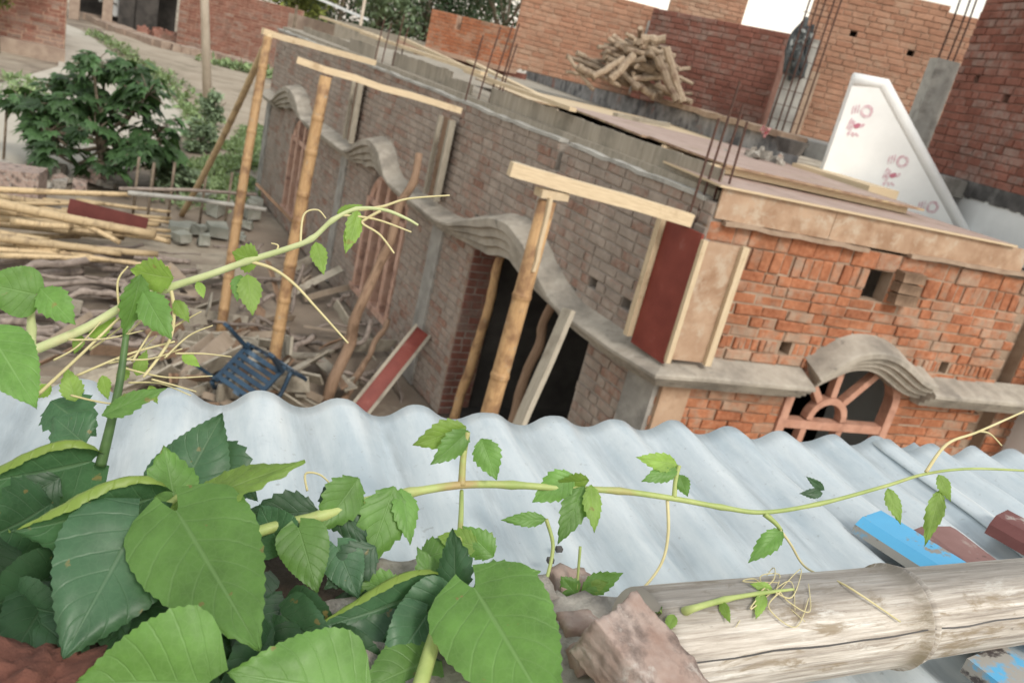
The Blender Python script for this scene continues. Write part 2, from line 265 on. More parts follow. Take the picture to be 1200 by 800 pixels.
# ------------------------------------------------------------------ mesh helpers
WL = {}          # world location of every built object
class MB:
    def __init__(s): s.v = []; s.f = []; s.mi = []; s.t = []; s.uv = []
    def vert(s, p, t=.5): s.v.append(V(p)); s.t.append(t); return len(s.v)-1
    def face(s, idx, mi=0, uv=None):
        s.f.append(tuple(idx)); s.mi.append(mi)
        s.uv.extend(uv if uv else [(0, 0)]*len(idx))
    def quadbox(s, P, mi=0, t=.5, L=(1, 1, 1)):
        """8 corners, ordered x fastest then y then z; L edge lengths for uv (v runs along z)."""
        b = [s.vert(p, t) for p in P]
        for q, (a, c) in zip(((0, 2, 3, 1), (4, 5, 7, 6), (0, 1, 5, 4), (2, 6, 7, 3), (0, 4, 6, 2), (1, 3, 7, 5)),
                             ((1, 0), (0, 1), (0, 2), (2, 0), (2, 1), (1, 2))):
            uvs = []
            for i in q:
                x, y, z = i & 1, (i >> 1) & 1, (i >> 2) & 1
                if a != 2 and c != 2: uvs.append((x*L[0], y*L[1]))
                else:
                    o = a if a != 2 else c
                    uvs.append(((x, y)[o]*L[o] + (0 if o == 0 else L[0]), z*L[2]))
            s.face([b[i] for i in q], mi, uvs)
    def box(s, c, sx, sy, sz, ux=V((1, 0, 0)), uy=V((0, 1, 0)), uz=V((0, 0, 1)), mi=0, t=.5, jit=0):
        P = []
        for k in range(8):
            x, y, z = (k & 1)-.5, ((k >> 1) & 1)-.5, ((k >> 2) & 1)-.5
            p = V(c)+ux*x*sx+uy*y*sy+uz*z*sz
            if jit: p += V((random.uniform(-jit, jit) for _ in range(3)))
            P.append(p)
        s.quadbox(P, mi, t, (sx, sy, sz))
    def bx(s, lo, hi, mi=0, t=.5): s.box([(a+b)/2 for a, b in zip(lo, hi)], *[b-a for a, b in zip(lo, hi)], mi=mi, t=t)
    def beam(s, A, B, wd, th, up=V((0, 0, 1)), mi=0, t=.5, jit=0, segs=1):
        A = V(A); B = V(B); z = (B-A).normalized(); x = z.cross(V(up))
        if x.length < 1e-4: x = z.cross(V((1, 0, 0)))
        x.normalize(); y = z.cross(x); L = (B-A).length
        if segs == 1: s.box((A+B)/2, wd, th, L, x, y, z, mi, t, jit); return
        rings = []
        for i in range(segs+1):
            c = A.lerp(B, i/segs) + x*random.uniform(-jit, jit) + y*random.uniform(-jit, jit)
            rings.append([s.vert(c+x*a*wd/2+y*b*th/2, t) for a, b in ((-1, -1), (1, -1), (1, 1), (-1, 1))])
        for i in range(segs):
            u = 0
            for q in range(4):
                d = wd if q % 2 == 0 else th
                s.face([rings[i][q], rings[i][(q+1) % 4], rings[i+1][(q+1) % 4], rings[i+1][q]], mi,
                       [(u, i*L/segs), (u+d, i*L/segs), (u+d, (i+1)*L/segs), (u, (i+1)*L/segs)]); u += d
        s.face(rings[0][::-1], mi); s.face(rings[-1], mi)
    def tube(s, pts, rad, n=8, mi=0, cap=True, t=.5, tf=None, v0=0, ref=V((0, 0, 1))):
        pts = [V(p) for p in pts]
        if isinstance(rad, (int, float)): rad = [rad]*len(pts)
        rings = []; ln = v0; x = None; lens = []
        for i, p in enumerate(pts):
            d = (pts[min(i+1, len(pts)-1)]-pts[max(i-1, 0)]).normalized()
            if x is None:
                x = d.cross(ref)
                if x.length < .05: x = d.cross(V((1, 0, 0)))
            x = (x-d*x.dot(d)).normalized(); y = d.cross(x)
            if i: ln += (p-pts[i-1]).length
            lens.append(ln)
            rings.append([s.vert(p+(x*math.cos(2*math.pi*k/n)+y*math.sin(2*math.pi*k/n))*rad[i],
                          tf(x*math.cos(2*math.pi*k/n)+y*math.sin(2*math.pi*k/n)) if tf else t) for k in range(n)])
        for i in range(len(pts)-1):
            r = max(rad[i], .002); cu = 2*math.pi*max(rad)/n
            for k in range(n):
                k2 = (k+1) % n
                s.face([rings[i][k], rings[i][k2], rings[i+1][k2], rings[i+1][k]], mi,
                       [(k*cu, lens[i]), ((k+1)*cu, lens[i]), ((k+1)*cu, lens[i+1]), (k*cu, lens[i+1])])
        if cap: s.face(rings[0][::-1], mi); s.face(rings[-1], mi)
    def prism(s, poly, z0, z1, mi=0, t=.5):
        a = [s.vert((p[0], p[1], z0), t) for p in poly]; b = [s.vert((p[0], p[1], z1), t) for p in poly]
        s.face(a[::-1], mi); s.face(b, mi); n = len(poly)
        for i in range(n): s.face([a[i], a[(i+1) % n], b[(i+1) % n], b[i]], mi)
    def build(s, name, mats, parent=None, smooth=False, loc=None):
        if isinstance(mats, str): mats = [mats]
        if parent is not None: L = WL[parent]
        elif loc is not None: L = V(loc)
        else:
            L = V(((min(p.x for p in s.v)+max(p.x for p in s.v))/2, (min(p.y for p in s.v)+max(p.y for p in s.v))/2, min(p.z for p in s.v)))
        me = bpy.data.meshes.new(name); me.from_pydata([p-L for p in s.v], [], s.f)
        for k in mats: me.materials.append(MATS[k])
        me.polygons.foreach_set('material_index', s.mi)
        if smooth: me.polygons.foreach_set('use_smooth', [True]*len(s.f))
        a = me.attributes.new('tint', 'FLOAT', 'POINT'); a.data.foreach_set('value', s.t)
        uvl = me.uv_layers.new(name='UVMap'); uvl.data.foreach_set('uv', [c for q in s.uv for c in q])
        me.update()
        o = bpy.data.objects.new(name, me); col.objects.link(o)
        if parent is not None: o.parent = parent
        else: o.location = L
        WL[o] = V(L); return o
def tag(o, label=None, cat=None, group=None, kind=None):
    for k_, v_ in (('label', label), ('category', cat), ('group', group), ('kind', kind)):
        if v_: o[k_] = v_
    return o
def thing(name, label, cat, loc=(0, 0, 0), group=None):
    o = bpy.data.objects.new(name, None); o.empty_display_size = .1; col.objects.link(o); o.location = loc; WL[o] = V(loc)
    return tag(o, label, cat, group)
KIDS = {}
def place_copy(src, A, B, label, cat, group, used, sc_=1, spin=0, sr=1):
    """copy a pole/log modelled along +Z (length 1 m.. own length) so that it runs from A to B"""
    o = src if src not in used else src.copy()
    if src in used: col.objects.link(o)
    used.add(src)
    A = V(A); B = V(B); d = B-A
    q = d.to_track_quat('Z', 'Y').to_matrix() @ Matrix.Rotation(spin, 3, 'Z')
    L0 = src['len'] if 'len' in src else 1
    o.matrix_world = Matrix.Translation(A) @ q.to_4x4() @ Matrix.Diagonal((sr, sr, d.length/L0, 1))
    return tag(o, label, cat, group)
def smooth_curve(pts, k=6):
    out = []
    n = len(pts)
    for i in range(n-1):
        p0, p1, p2, p3 = pts[max(i-1, 0)], pts[i], pts[i+1], pts[min(i+2, n-1)]
        for j in range(k):
            t = j/k
            out.append(.5*((2*p1)+(p2-p0)*t+(2*p0-5*p1+4*p2-p3)*t*t+(3*p1-p0-3*p2+p3)*t**3))
    out.append(pts[-1]); return out
def bamboo(mb, A, B, r0, r1=None, node=.32, n=12, bend=0., tf=None, ridge=1.14, step=None):
    A = V(A); B = V(B); L = (B-A).length; r1 = r1 or r0
    side = V((random.uniform(-1, 1), random.uniform(-1, 1), random.uniform(-1, 1))); pts = []; rad = []
    nn = max(2, int(L/node)); zs = [0]
    for i in range(1, nn):
        c = (i+random.uniform(-.15, .15))/nn; e = min(.012, node*.06)/L
        zs += [c-2.2*e, c-e, c-.25*e, c+.25*e, c+e, c+2.2*e]
        if step: zs += [c+.25/nn, c+.5/nn]
    zs = sorted(set(zs+[1]))
    cs = None
    marks = {}
    zz = [0]
    rad0 = lambda t: r0+(r1-r0)*t
    pts = []; rad = []
    rnd = random.Random(int(L*1000))
    nodes = []
    P = [(0., 1.)]
    for i in range(1, nn):
        c = (i+rnd.uniform(-.15, .15))/nn; e = min(.014, node*.06)/L
        P += [(c-3*e, 1.), (c-e, 1.03), (c-.45*e, ridge), (c, 1.0), (c+.5*e, ridge*.98), (c+1.1*e, 1.02), (c+3*e, 1.)]
    P.append((1., 1.))
    for t, k in P:
        pts.append(A.lerp(B, t)+side*bend*math.sin(math.pi*t)); rad.append(rad0(t)*k)
    mb.tube(pts, rad, n, tf=tf)

def bricks(mb, o, u, n, length, height, holes=None, course=.082, blen=.235, depth=.10, joint=.012, jit=.003, T=.22, rows=None, rnd=None, tooth=0, back=True, prot=.006):
    """o: foot of the outer face, u: along, n: outward normal. holes(z)->[(u0,u1)]"""
    rnd = rnd or random.Random(5); o = V(o); u = V(u); n = V(n); up = V((0, 0, 1))
    if rows is None: rows = [(course, blen)]*int(round(height/course))
    z = 0
    for r, (h, bl) in enumerate(rows):
        zm = z+h/2; ln = length(zm) if callable(length) else length
        if ln <= 0.03: z += h; continue
        end = ln - (tooth*((r % 2)) if tooth else 0)
        sp = [(0, end)]
        for a, b in (holes(zm) if holes else []):
            nsp = []
            for p, q in sp:
                if b <= p or a >= q: nsp.append((p, q)); continue
                if a > p: nsp.append((p, a))
                if b < q: nsp.append((b, q))
            sp = nsp
        for p, q in sp:
            if q-p < .02: continue
            if back: mb.box(o+u*(p+q)/2+up*(z+h/2)-n*(T/2+.009), q-p, T, h, u, n, up, 1)
            x = p - (bl*.5 if r % 2 else rnd.uniform(0, .05)); first = True
            while x < q-.02:
                l = bl*rnd.choice((1, 1, 1, .5, .97, 1.03)) if bl > .15 else bl*rnd.uniform(.85, 1.15)
                a, b = max(x, p)+joint/2, min(x+l, q)-joint/2; x += l
                if b-a < .02: continue
                t = rnd.random(); pr = rnd.uniform(-prot, prot)+.004
                z0, z1 = z+joint*rnd.uniform(.35, .65), z+h-joint*rnd.uniform(.35, .65); c = .007
                def P(uu, zz, dd): return o+u*(uu+rnd.uniform(-jit, jit))+up*(zz+rnd.uniform(-jit, jit))+n*dd
                f = [mb.vert(P(*k, pr), t) for k in ((a+c, z0+c), (b-c, z0+c), (b-c, z1-c), (a+c, z1-c))]
                g = [mb.vert(P(*k, pr-c*.8), t) for k in ((a, z0), (b, z0), (b, z1), (a, z1))]
                k = [mb.vert(o+u*uu+up*zz-n*depth, t) for uu, zz in ((a, z0), (b, z0), (b, z1), (a, z1))]
                mb.face(f, 0)
                for i in range(4):
                    j = (i+1) % 4
                    mb.face([g[i], g[j], f[j], f[i]], 0); mb.face([k[i], k[j], g[j], g[i]], 0)
        z += h

# ------------------------------------------------------------------ the house under construction
C0 = V((3.9, 4.2, 0)); RD = V((math.cos(R(-8.67)), math.sin(R(-8.67)), 0)); RN = V((-RD.y, RD.x, 0))
YE = 17.05
def loc(s, n, z): return V((C0.x+RD.x*s+RN.x*n, C0.y+RD.y*s+RN.y*n, z))
def front(x, y, off=0):
    d = ray(x, y); t = ((C0-RN*off).dot(RN))/(d.x*RN.x+d.y*RN.y); p = EYE+d*t
    return (V((p.x, p.y, 0))-C0).dot(RD), p.z
house = thing('unfinished_house', 'unfinished one-storey brick house with wavy concrete awnings, fresh orange front and cement-grey side', 'house', (3.9, 4.2, 0))
side_path = [(17.2, 2.12), (15.05, 2.10), (14.85, 2.16), (14.53, 2.36), (14.1, 2.46), (13.8, 2.46), (13.45, 2.40), (13.1, 2.22), (12.9, 2.15), (12.3, 2.15), (10.7, 2.13), (10.47, 2.18),
             (10.27, 2.31), (10, 2.41), (9.76, 2.45), (9.5, 2.42), (9.33, 2.36), (9.15, 2.22), (8.98, 2.14), (8.4, 2.12), (7.5, 2.11), (7.2, 2.14), (6.8, 2.29), (6.33, 2.44), (6.05, 2.47),
             (5.69, 2.38), (5.38, 2.22), (5.12, 2.12), (4.9, 2.1), (3.0, 2.1)]
side_path = [(y*1.0667 if y < 15 else y+.95, 3.8-(3.8-z)*1.0667+.015) for y, z in side_path]
def lerp_list(L, x):
    for (a, za), (b, zb) in zip(L, L[1:]):
        if (a-x)*(b-x) <= 0 and a != b: return za+(zb-za)*(x-a)/(b-a)
    return L[0][1] if abs(x-L[0][0]) < abs(x-L[-1][0]) else L[-1][1]
front_path = [(-1, 2.045), (1.185, 2.05), (1.19, 2.13), (1.25, 2.18), (1.32, 2.245), (1.41, 2.32), (1.55, 2.37), (1.73, 2.388), (1.89, 2.36), (2.06, 2.29), (2.2, 2.2), (2.26, 2.178), (2.36, 2.172), (2.37, 2.095), (3.9, 2.105)]

# side wall: u runs from the corner along +Y
def arch(z, c, hw, zs, rise):
    if z < zs: return (c-hw, c+hw)
    if z > zs+rise: return None
    k = math.sqrt(max(0, 1-((z-zs)/rise)**2)); return (c-hw*k, c+hw*k)
def side_holes(z):
    h = []
    for (y0, y1, zb, zs, rise) in ((5.12, 7.38, -.1, 1.85, .33), (9.2, 10.7, .34, 1.62, .5), (13.35, 15.0, .32, 1.62, .5)):
        if z > zb:
            a = arch(z, (y0+y1)/2-4.2, (y1-y0)/2, zs, rise)
            if a: h.append(a)
    if 2.2 < z < 2.285: h += [(.55, .66), (1.02, 1.13)]
    if 2.13 < z < 2.2: h += [(3.2, 3.32), (4.55, 4.68)]
    if 2.95 < z < 3.2: h += [(1.98, 2.06)]
    if 2.85 < z < 2.95: h += [(12.1, 12.2)]
    return h
b = MB(); bricks(b, (3.9, 4.2, 0), V((0, 1, 0)), V((-1, 0, 0)), lambda z: YE-4.2 if z < 3.05 else YE-4.2, 3.2, side_holes, rnd=random.Random(11), prot=.004)
sw = b.build('side_wall', ['brick_side', 'mortar_grey'], house)
b = MB(); bricks(b, (3.905, 7.375, 0), V((1, 0, 0)), V((0, -1, 0)), .36, 2.05, None, rnd=random.Random(12), T=.1); b.build('door_jamb', ['brick_dark', 'mortar_tan'], house)
# mortar ledges and top courses
b = MB()
b.beam((4.0, 6.25, 3.203), (4.0, YE, 3.203), .23, .03, mi=0, segs=60, jit=.009)
b.beam((4.0, 4.3, 3.203), (4.0, 6.1, 3.203), .225, .03, mi=0, segs=14, jit=.008)
b.build('mortar_ledge', 'concrete_light', house)
# front wall
def front_holes(z):
    h = []
    a = arch(z, 1.70, .56, 1.88, .40)
    if a and z > 1.05: h.append(a)
    if 2.73 < z < 2.95: h.append((1.48, 1.71))
    if 2.2 < z < 2.28: h += [(.2, .3), (.93, 1.03), (2.55, 2.64)]
    return h
rows = [(.0815, .235)]*27+[(.10, .058)]+[(.0815, .235)]*6+[(.155, .085)]
zt = sum(r[0] for r in rows); rows += [(3.08-zt-.0, .235)] if 3.08-zt > .04 else []
b = MB(); bricks(b, C0, RD, -RN, 3.24, 3.08, front_holes, rows=rows, rnd=random.Random(3), T=.11, tooth=.1, jit=.005, prot=.011)
bricks(b, C0+RD*3.55+RN*.1, RD, -RN, 3.0, 3.2, None, rnd=random.Random(8), jit=.005)
b.box(loc(3.4, .32, 1.5), .5, .2, 3, RD, RN, V((0, 0, 1)), 1)
b.build('front_wall', ['brick_orange', 'mortar_tan'], house)
b = MB(); b.beam(loc(.1, -.005, 3.085), loc(1.35, -.005, 3.085), .1, .03, mi=0, segs=10, jit=.006); b.beam(loc(1.75, -.005, 3.10), loc(3.3, -.005, 3.12), .1, .03, segs=10, jit=.006)
b.build('mortar_ledge', 'mortar_tan', house)
# dark jamb bricks beside the vent hole
b = MB()
for i in range(3): b.box(loc(1.83, -.015, 2.765+i*.088), .21, .16, .078, RD, RN, V((0, 0, 1)), 0, .3*i, .006)
b.build('vent_jamb', 'wood_brown', house)
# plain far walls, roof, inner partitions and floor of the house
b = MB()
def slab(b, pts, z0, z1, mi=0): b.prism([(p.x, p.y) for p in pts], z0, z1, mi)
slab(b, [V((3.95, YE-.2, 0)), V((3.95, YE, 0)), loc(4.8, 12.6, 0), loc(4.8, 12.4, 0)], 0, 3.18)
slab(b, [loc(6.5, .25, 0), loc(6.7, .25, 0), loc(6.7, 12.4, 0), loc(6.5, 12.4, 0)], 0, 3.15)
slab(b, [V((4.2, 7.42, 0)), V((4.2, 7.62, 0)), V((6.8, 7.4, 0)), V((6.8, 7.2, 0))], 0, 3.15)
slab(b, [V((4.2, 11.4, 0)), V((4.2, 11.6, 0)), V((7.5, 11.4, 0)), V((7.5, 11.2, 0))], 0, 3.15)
b.build('inner_wall', 'shed_dark', house)  # interior shade behind the openings is put into this near-black colour
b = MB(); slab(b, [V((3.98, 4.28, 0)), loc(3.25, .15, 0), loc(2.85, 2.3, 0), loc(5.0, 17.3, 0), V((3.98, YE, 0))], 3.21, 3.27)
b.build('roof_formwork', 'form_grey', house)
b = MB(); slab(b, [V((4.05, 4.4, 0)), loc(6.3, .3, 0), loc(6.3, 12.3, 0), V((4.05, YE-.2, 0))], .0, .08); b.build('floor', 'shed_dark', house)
b = MB(); slab(b, [loc(.05, .18, 0), loc(6.6, .18, 0), loc(6.6, 12.3, 0), V((4.0, YE-.1, 0))], 3.02, 3.06); b.build('hidden_ceiling', 'shed_dark', house)  # hidden slab added to stop light leaking into the interior

# awning: one stepped concrete band running along both walls, mitred at the corner
prof = [(-.02, .075), (.205, .0), (.22, -.012), (.22, -.034), (.18, -.040), (.18, -.068), (.14, -.074), (.14, -.102), (.098, -.108), (.098, -.136), (-.02, -.142)]
n1, n2 = V((-1, 0, 0)), -RN
mit = (n1+n2)/(1+n1.dot(n2))
b = MB()
def run(samples, base, nrm, corner_last):
    rings = []
    for i, (s, z) in enumerate(samples):
        ring = []
        for o, dz in prof:
            if corner_last and i == len(samples)-1: p = C0+mit*o
            elif corner_last == False and i == 0: p = C0+mit*o
            else: p = base(s)+nrm*o
            ts, tz = 1, 0
            if 0 < i < len(samples)-1 or corner_last is None:
                sa, sb = samples[max(0, i-1)], samples[min(len(samples)-1, i+1)]; q_ = math.hypot(sb[0]-sa[0], sb[1]-sa[1]); ts, tz = (sb[0]-sa[0])/q_, (sb[1]-sa[1])/q_
                if ts < 0: ts, tz = -ts, -tz
            zz = z
            if dz < -.02 and (0 < i < len(samples)-1 or corner_last is None):
                dd = dz*(1+(.45 if corner_last is None else 1.5)*max(0, min(1, (z-2.04)/.25))); p = base(s-tz*dd)+nrm*o; zz = z+ts*dd-dz
            wob = (mnoise.noise(V((p.x*3, p.y*3, dz*9)))*.006)
            ring.append(b.vert((p.x+nrm.x*wob, p.y+nrm.y*wob, zz+dz+wob)))
        rings.append(ring)
    for i in range(len(rings)-1):
        for k in range(len(prof)-1):
            b.face([rings[i][k], rings[i][k+1], rings[i+1][k+1], rings[i+1][k]])
    return rings
def smoothz(L):
    for _ in range(3): L = [L[0]]+[(L[i][0], (L[i-1][1]+2*L[i][1]+L[i+1][1])/4) for i in range(1, len(L)-1)]+[L[-1]]
    return L
ss = smoothz([(y, lerp_list(side_path, y)) for y in [17.9-.05*i for i in range(int((17.9-4.5)/.05)+1)] if y <= 17.1])+[(4.2, 2.035)]
r1 = run(ss, lambda s: V((3.9, s, 0)), n1, True)
b.face(r1[0][::-1])
fs = [(0, 2.035)]+[(x, lerp_list(front_path, x)) for x in (.3, .6, .9, 1.185)]
r2 = run(fs, lambda s: C0+RD*s, n2, False); b.face(r2[-1])
hump = smoothz([(x, lerp_list(front_path, x)) for x in [1.19+.04*i for i in range(30)]])+[(2.363, 2.172)]
r3 = run(hump, lambda s: C0+RD*s, n2, None); b.face(r3[0][::-1]); b.face(r3[-1])
r4 = run([(2.368, 2.095), (2.6, 2.095), (3.0, 2.10), (3.9, 2.105)], lambda s: C0+RD*s, n2, None); b.face(r4[0][::-1])
b.build('awning', 'awning_concrete', house)

# concrete columns flush in the side wall
for y0, y1, z1 in ((4.2, 4.52, 2.0), (8.12, 8.40, 1.98), (11.72, 11.98, 2.0), (16.75, 17.06, 2.0)):
    b = MB(); b.bx((3.872, y0, 0), (4.1, y1, z1)); b.build('column', 'concrete', house)
b = MB(); b.box(loc(.14, .02, .975), .235, .12, 1.95, RD, RN, V((0, 0, 1))); b.build('column', 'ply_beige', house)
# parapet pieces and formwork panels standing above the side wall
b = MB()
for (y0, y1, z0, z1, x) in ((4.35, 6.2, 3.19, 3.46, 4.02), (6.24, 8.05, 3.225, 3.475, 4.05), (8.6, 9.35, 3.225, 3.44, 4.08), (9.37, 11.4, 3.225, 3.50, 4.16), (11.9, 13.2, 3.225, 3.50, 4.10), (13.25, 16.6, 3.225, 3.42, 4.25)):
    b = MB()
    k = int((y1-y0)/.16)+1
    for i in range(k):
        ya, yb = y0+(y1-y0)*i/k, y0+(y1-y0)*(i+1)/k
        b.bx((x, ya+.001, z0), (x+.022+.002*(i % 3), yb-.001, z1-.05+random.uniform(-.008, .008)), t=random.random())
    b.build('formwork_panel', 'form_grey', house)
# beige fascia of shuttering ply along the front
for s0, s1 in ((.02, .98), (.985, 2.93)):
    b = MB(); b.box(loc((s0+s1)/2, -.012, 3.205), s1-s0, .018, .205, RD, RN, V((0, 0, 1))); b.build('fascia_board', 'ply_beige', house)

# column shuttering standing on the awning
b = MB(); b.box(loc(.07, -.12, 2.54), .35, .025, .84, RD, RN, V((0, 0, 1))); cs = b.build('column_shutter', 'ply_beige', house)
b = MB(); b.beam(loc(.235, -.15, 2.11), loc(.235, -.15, 2.97), .05, .035, RN); b.beam(loc(-.085, -.15, 2.10), loc(-.09, -.15, 2.97), .035, .035, RN); b.build('batten', 'wood_pale', cs)
b = MB(); b.bx((3.775, 4.09, 2.08), (3.795, 4.47, 3.0)); cs = b.build('column_shutter', 'ply_red', house)
b = MB(); b.beam((3.76, 4.5, 2.12), (3.76, 4.5, 3.0), .05, .06, V((1, 0, 0))); b.build('batten', 'wood_pale', cs)
for yc, zt in ((8.45, 3.0), (11.6, 2.98)):
    b = MB(); b.bx((3.83, yc-.12, 2.13), (3.85, yc+.13, zt)); cs = b.build('column_shutter', 'wood_brown', house)
    b = MB(); b.beam((3.80, yc-.15, 2.13), (3.80, yc-.15, zt), .05, .07, V((1, 0, 0))); b.beam((3.80, yc+.16, 2.13), (3.80, yc+.16, zt), .035, .05, V((1, 0, 0))); b.build('batten', 'wood_grey', cs)
# rebar
def rebar(x, y, z0, z1, lean=(0, 0)):
    b = MB(); n = 5
    b.tube([(x+lean[0]*(i/n)**1.5, y+lean[1]*(i/n)**1.5, z0+(z1-z0)*i/n) for i in range(n+1)], .0085, 6)
    b.build('rebar', 'rebar', house)
for (x, y, zb, zt, lx) in ((3.83, 4.33, 2.95, 3.72, .02), (3.9, 4.33, 2.95, 3.97, .03), (3.97, 4.30, 2.95, 3.84, .02), (4.05, 4.28, 2.95, 3.74, .0)): rebar(x, y, zb, zt, (lx, .02))
for (x, y, zt, lx) in ((3.9, 8.32, 3.9, .08), (3.98, 8.2, 4.02, .12), (4.06, 8.1, 4.1, .12), (4.15, 8.05, 3.9, .10), (4.2, 8.2, 4.1, .1)): rebar(x, y, 2.95, zt, (lx, .05))
for (x, y, zt) in ((3.95, 11.5, 3.85), (4.0, 11.35, 3.8), (4.1, 11.2, 3.95), (4.17, 11.15, 3.8)): rebar(x, y, 3.1, zt, (.05, .02))
# windows on the side
def side_window(y0, y1, z0, zs, rise):
    wr = MB(); X = 3.94; c = (y0+y1)/2; hw = (y1-y0)/2
    wr.bx((X-.05, y0, z0), (X+.10, y0+.10, zs)); wr.bx((X-.05, y1-.10, z0), (X+.10, y1, zs)); wr.bx((X-.07, y0-.05, z0-.08), (X+.1, y1+.05, z0))
    wr.tube([(X+.03, c+(hw-.05)*math.cos(math.pi*i/14), zs+rise*.9*math.sin(math.pi*i/14)) for i in range(15)], .065, 6)
    wr = wr.build('window_frame', 'frame_side', house)
    g = MB()
    for i in range(1, 4):
        y = y0+(y1-y0)*i/4; hh = rise*math.sqrt(max(.05, 1-((y-c)/hw)**2)); g.bx((X-.045, y-.055, z0), (X+.08, y+.055, zs+hh*.8))
    g.bx((X-.04, y0+.1, zs-.08), (X+.07, y1-.1, zs+.0))
    g.build('window_bars', 'frame_side', wr)
side_window(9.22, 10.68, .36, 1.60, .42); side_window(13.37, 14.98, .34, 1.60, .42)
# arched fan window on the front
b = MB(); P = lambda s, z, n=.03: loc(s, n, z); up = V((0, 0, 1))
def fbar(b, s0, z0, s1, z1, wd=.055, th=.07): b.beam(P(s0, z0), P(s1, z1), th, wd, V((-(z1-z0), 0, (s1-s0))) if False else (up if abs(s1-s0) > abs(z1-z0) else RD.cross(up)), segs=1)
def ribbon(b, pts, wd, th, n=.03):
    """flat bar of width wd following (s,z) points in the wall plane"""
    rings = []
    for i, (s, z) in enumerate(pts):
        a = pts[max(0, i-1)]; c = pts[min(len(pts)-1, i+1)]; dx, dz = c[0]-a[0], c[1]-a[1]; l = math.hypot(dx, dz); nx, nz = -dz/l, dx/l
        rings.append([b.vert(loc(s+nx*k*wd/2, n+h*th/2, z+nz*k*wd/2)) for k, h in ((-1, -1), (1, -1), (1, 1), (-1, 1))])
    for i in range(len(pts)-1):
        for q in range(4): b.face([rings[i][q], rings[i][(q+1) % 4], rings[i+1][(q+1) % 4], rings[i+1][q]])
    b.face(rings[0][::-1]); b.face(rings[-1])
ribbon(b, [(1.175, 1.1), (1.175, 1.88)]+[(1.70-.525*math.cos(math.pi*i/16), 1.88+.36*math.sin(math.pi*i/16)) for i in range(1, 16)]+[(2.225, 1.88), (2.225, 1.1)], .075, .1)
wf = b.build('window_frame', 'terracotta', house)
b = MB()
ribbon(b, [(1.215, 1.655), (2.185, 1.655)], .07, .085, .028)
ribbon(b, [(1.60-.17*math.cos(math.pi*i/12), 1.70+.17*math.sin(math.pi*i/12)) for i in range(13)], .055, .08, .029)
for a, l in ((128, .42), (92, .5), (52, .52)): ribbon(b, [(1.6+.2*math.cos(R(a)), 1.70+.2*math.sin(R(a))), (1.6+(.2+l)*math.cos(R(a)), 1.7+(.2+l)*math.sin(R(a))*.95)], .055, .07, .031)
for s in (1.42, 1.78): ribbon(b, [(s, 1.1), (s, 1.62)], .055, .07, .031)
ribbon(b, [(1.215, 1.3), (2.185, 1.3)], .05, .07, .034)
b.build('window_tracery', 'terracotta', wf)
b = MB(); b.box(loc(1.64, -.02, 1.055), 1.2, .14, .07, RD, RN, up); b.build('sill', 'concrete', wf)

# loose sheets and battens lying on the roof formwork
def sheet_thing(name, corners, z, th, mat, edge, label, cat, group=None, mw=.004):
    b = MB(); n = len(corners); k = 6
    a = [b.vert((p.x, p.y, z+mw*random.uniform(-1, 1))) for p in corners]; c = [b.vert((p.x, p.y, b.v[i].z+th)) for i, p in enumerate(corners)]
    b.face(a[::-1], 1); b.face(c, 0)
    for i in range(n): b.face([a[i], a[(i+1) % n], c[(i+1) % n], c[i]], 1)
    return tag(b.build(name, [mat, edge]), label, cat, group)
sheet_thing('plywood_sheet', [loc(-.03, -.05, 0), loc(2.75, -.05, 0), loc(2.6, 1.1, 0), loc(.05, 2.25, 0)], 3.312, .016, 'ply_pink', 'wood_pale', 'long thin shuttering sheet lying right above the beige front fascia', 'plywood sheet')
sheet_thing('plywood_sheet', [loc(.42, .62, 0), loc(2.28, .5, 0), loc(2.3, 1.72, 0), loc(.45, 1.95, 0)], 3.388, .018, 'ply_pink', 'ply_edge', 'pinkish plywood sheet raised on battens at the front right of the roof', 'plywood sheet')
sheet_thing('plywood_sheet', [loc(.40, 1.97, 0), loc(2.3, 1.74, 0), loc(2.9, 3.9, 0), loc(.55, 4.4, 0)], 3.386, .018, 'ply_pink', 'ply_edge', 'pale plywood sheet in the middle of the roof behind the pinkish sheet', 'plywood sheet')
sheet_thing('plywood_sheet', [loc(.2, 4.43, 0), loc(3.1, 3.95, 0), loc(3.6, 6.9, 0), loc(.3, 6.9, 0)], 3.35, .018, 'wood_pale', 'ply_edge', 'yellowish shuttering sheet towards the back of the roof by the stained wall', 'plywood sheet')
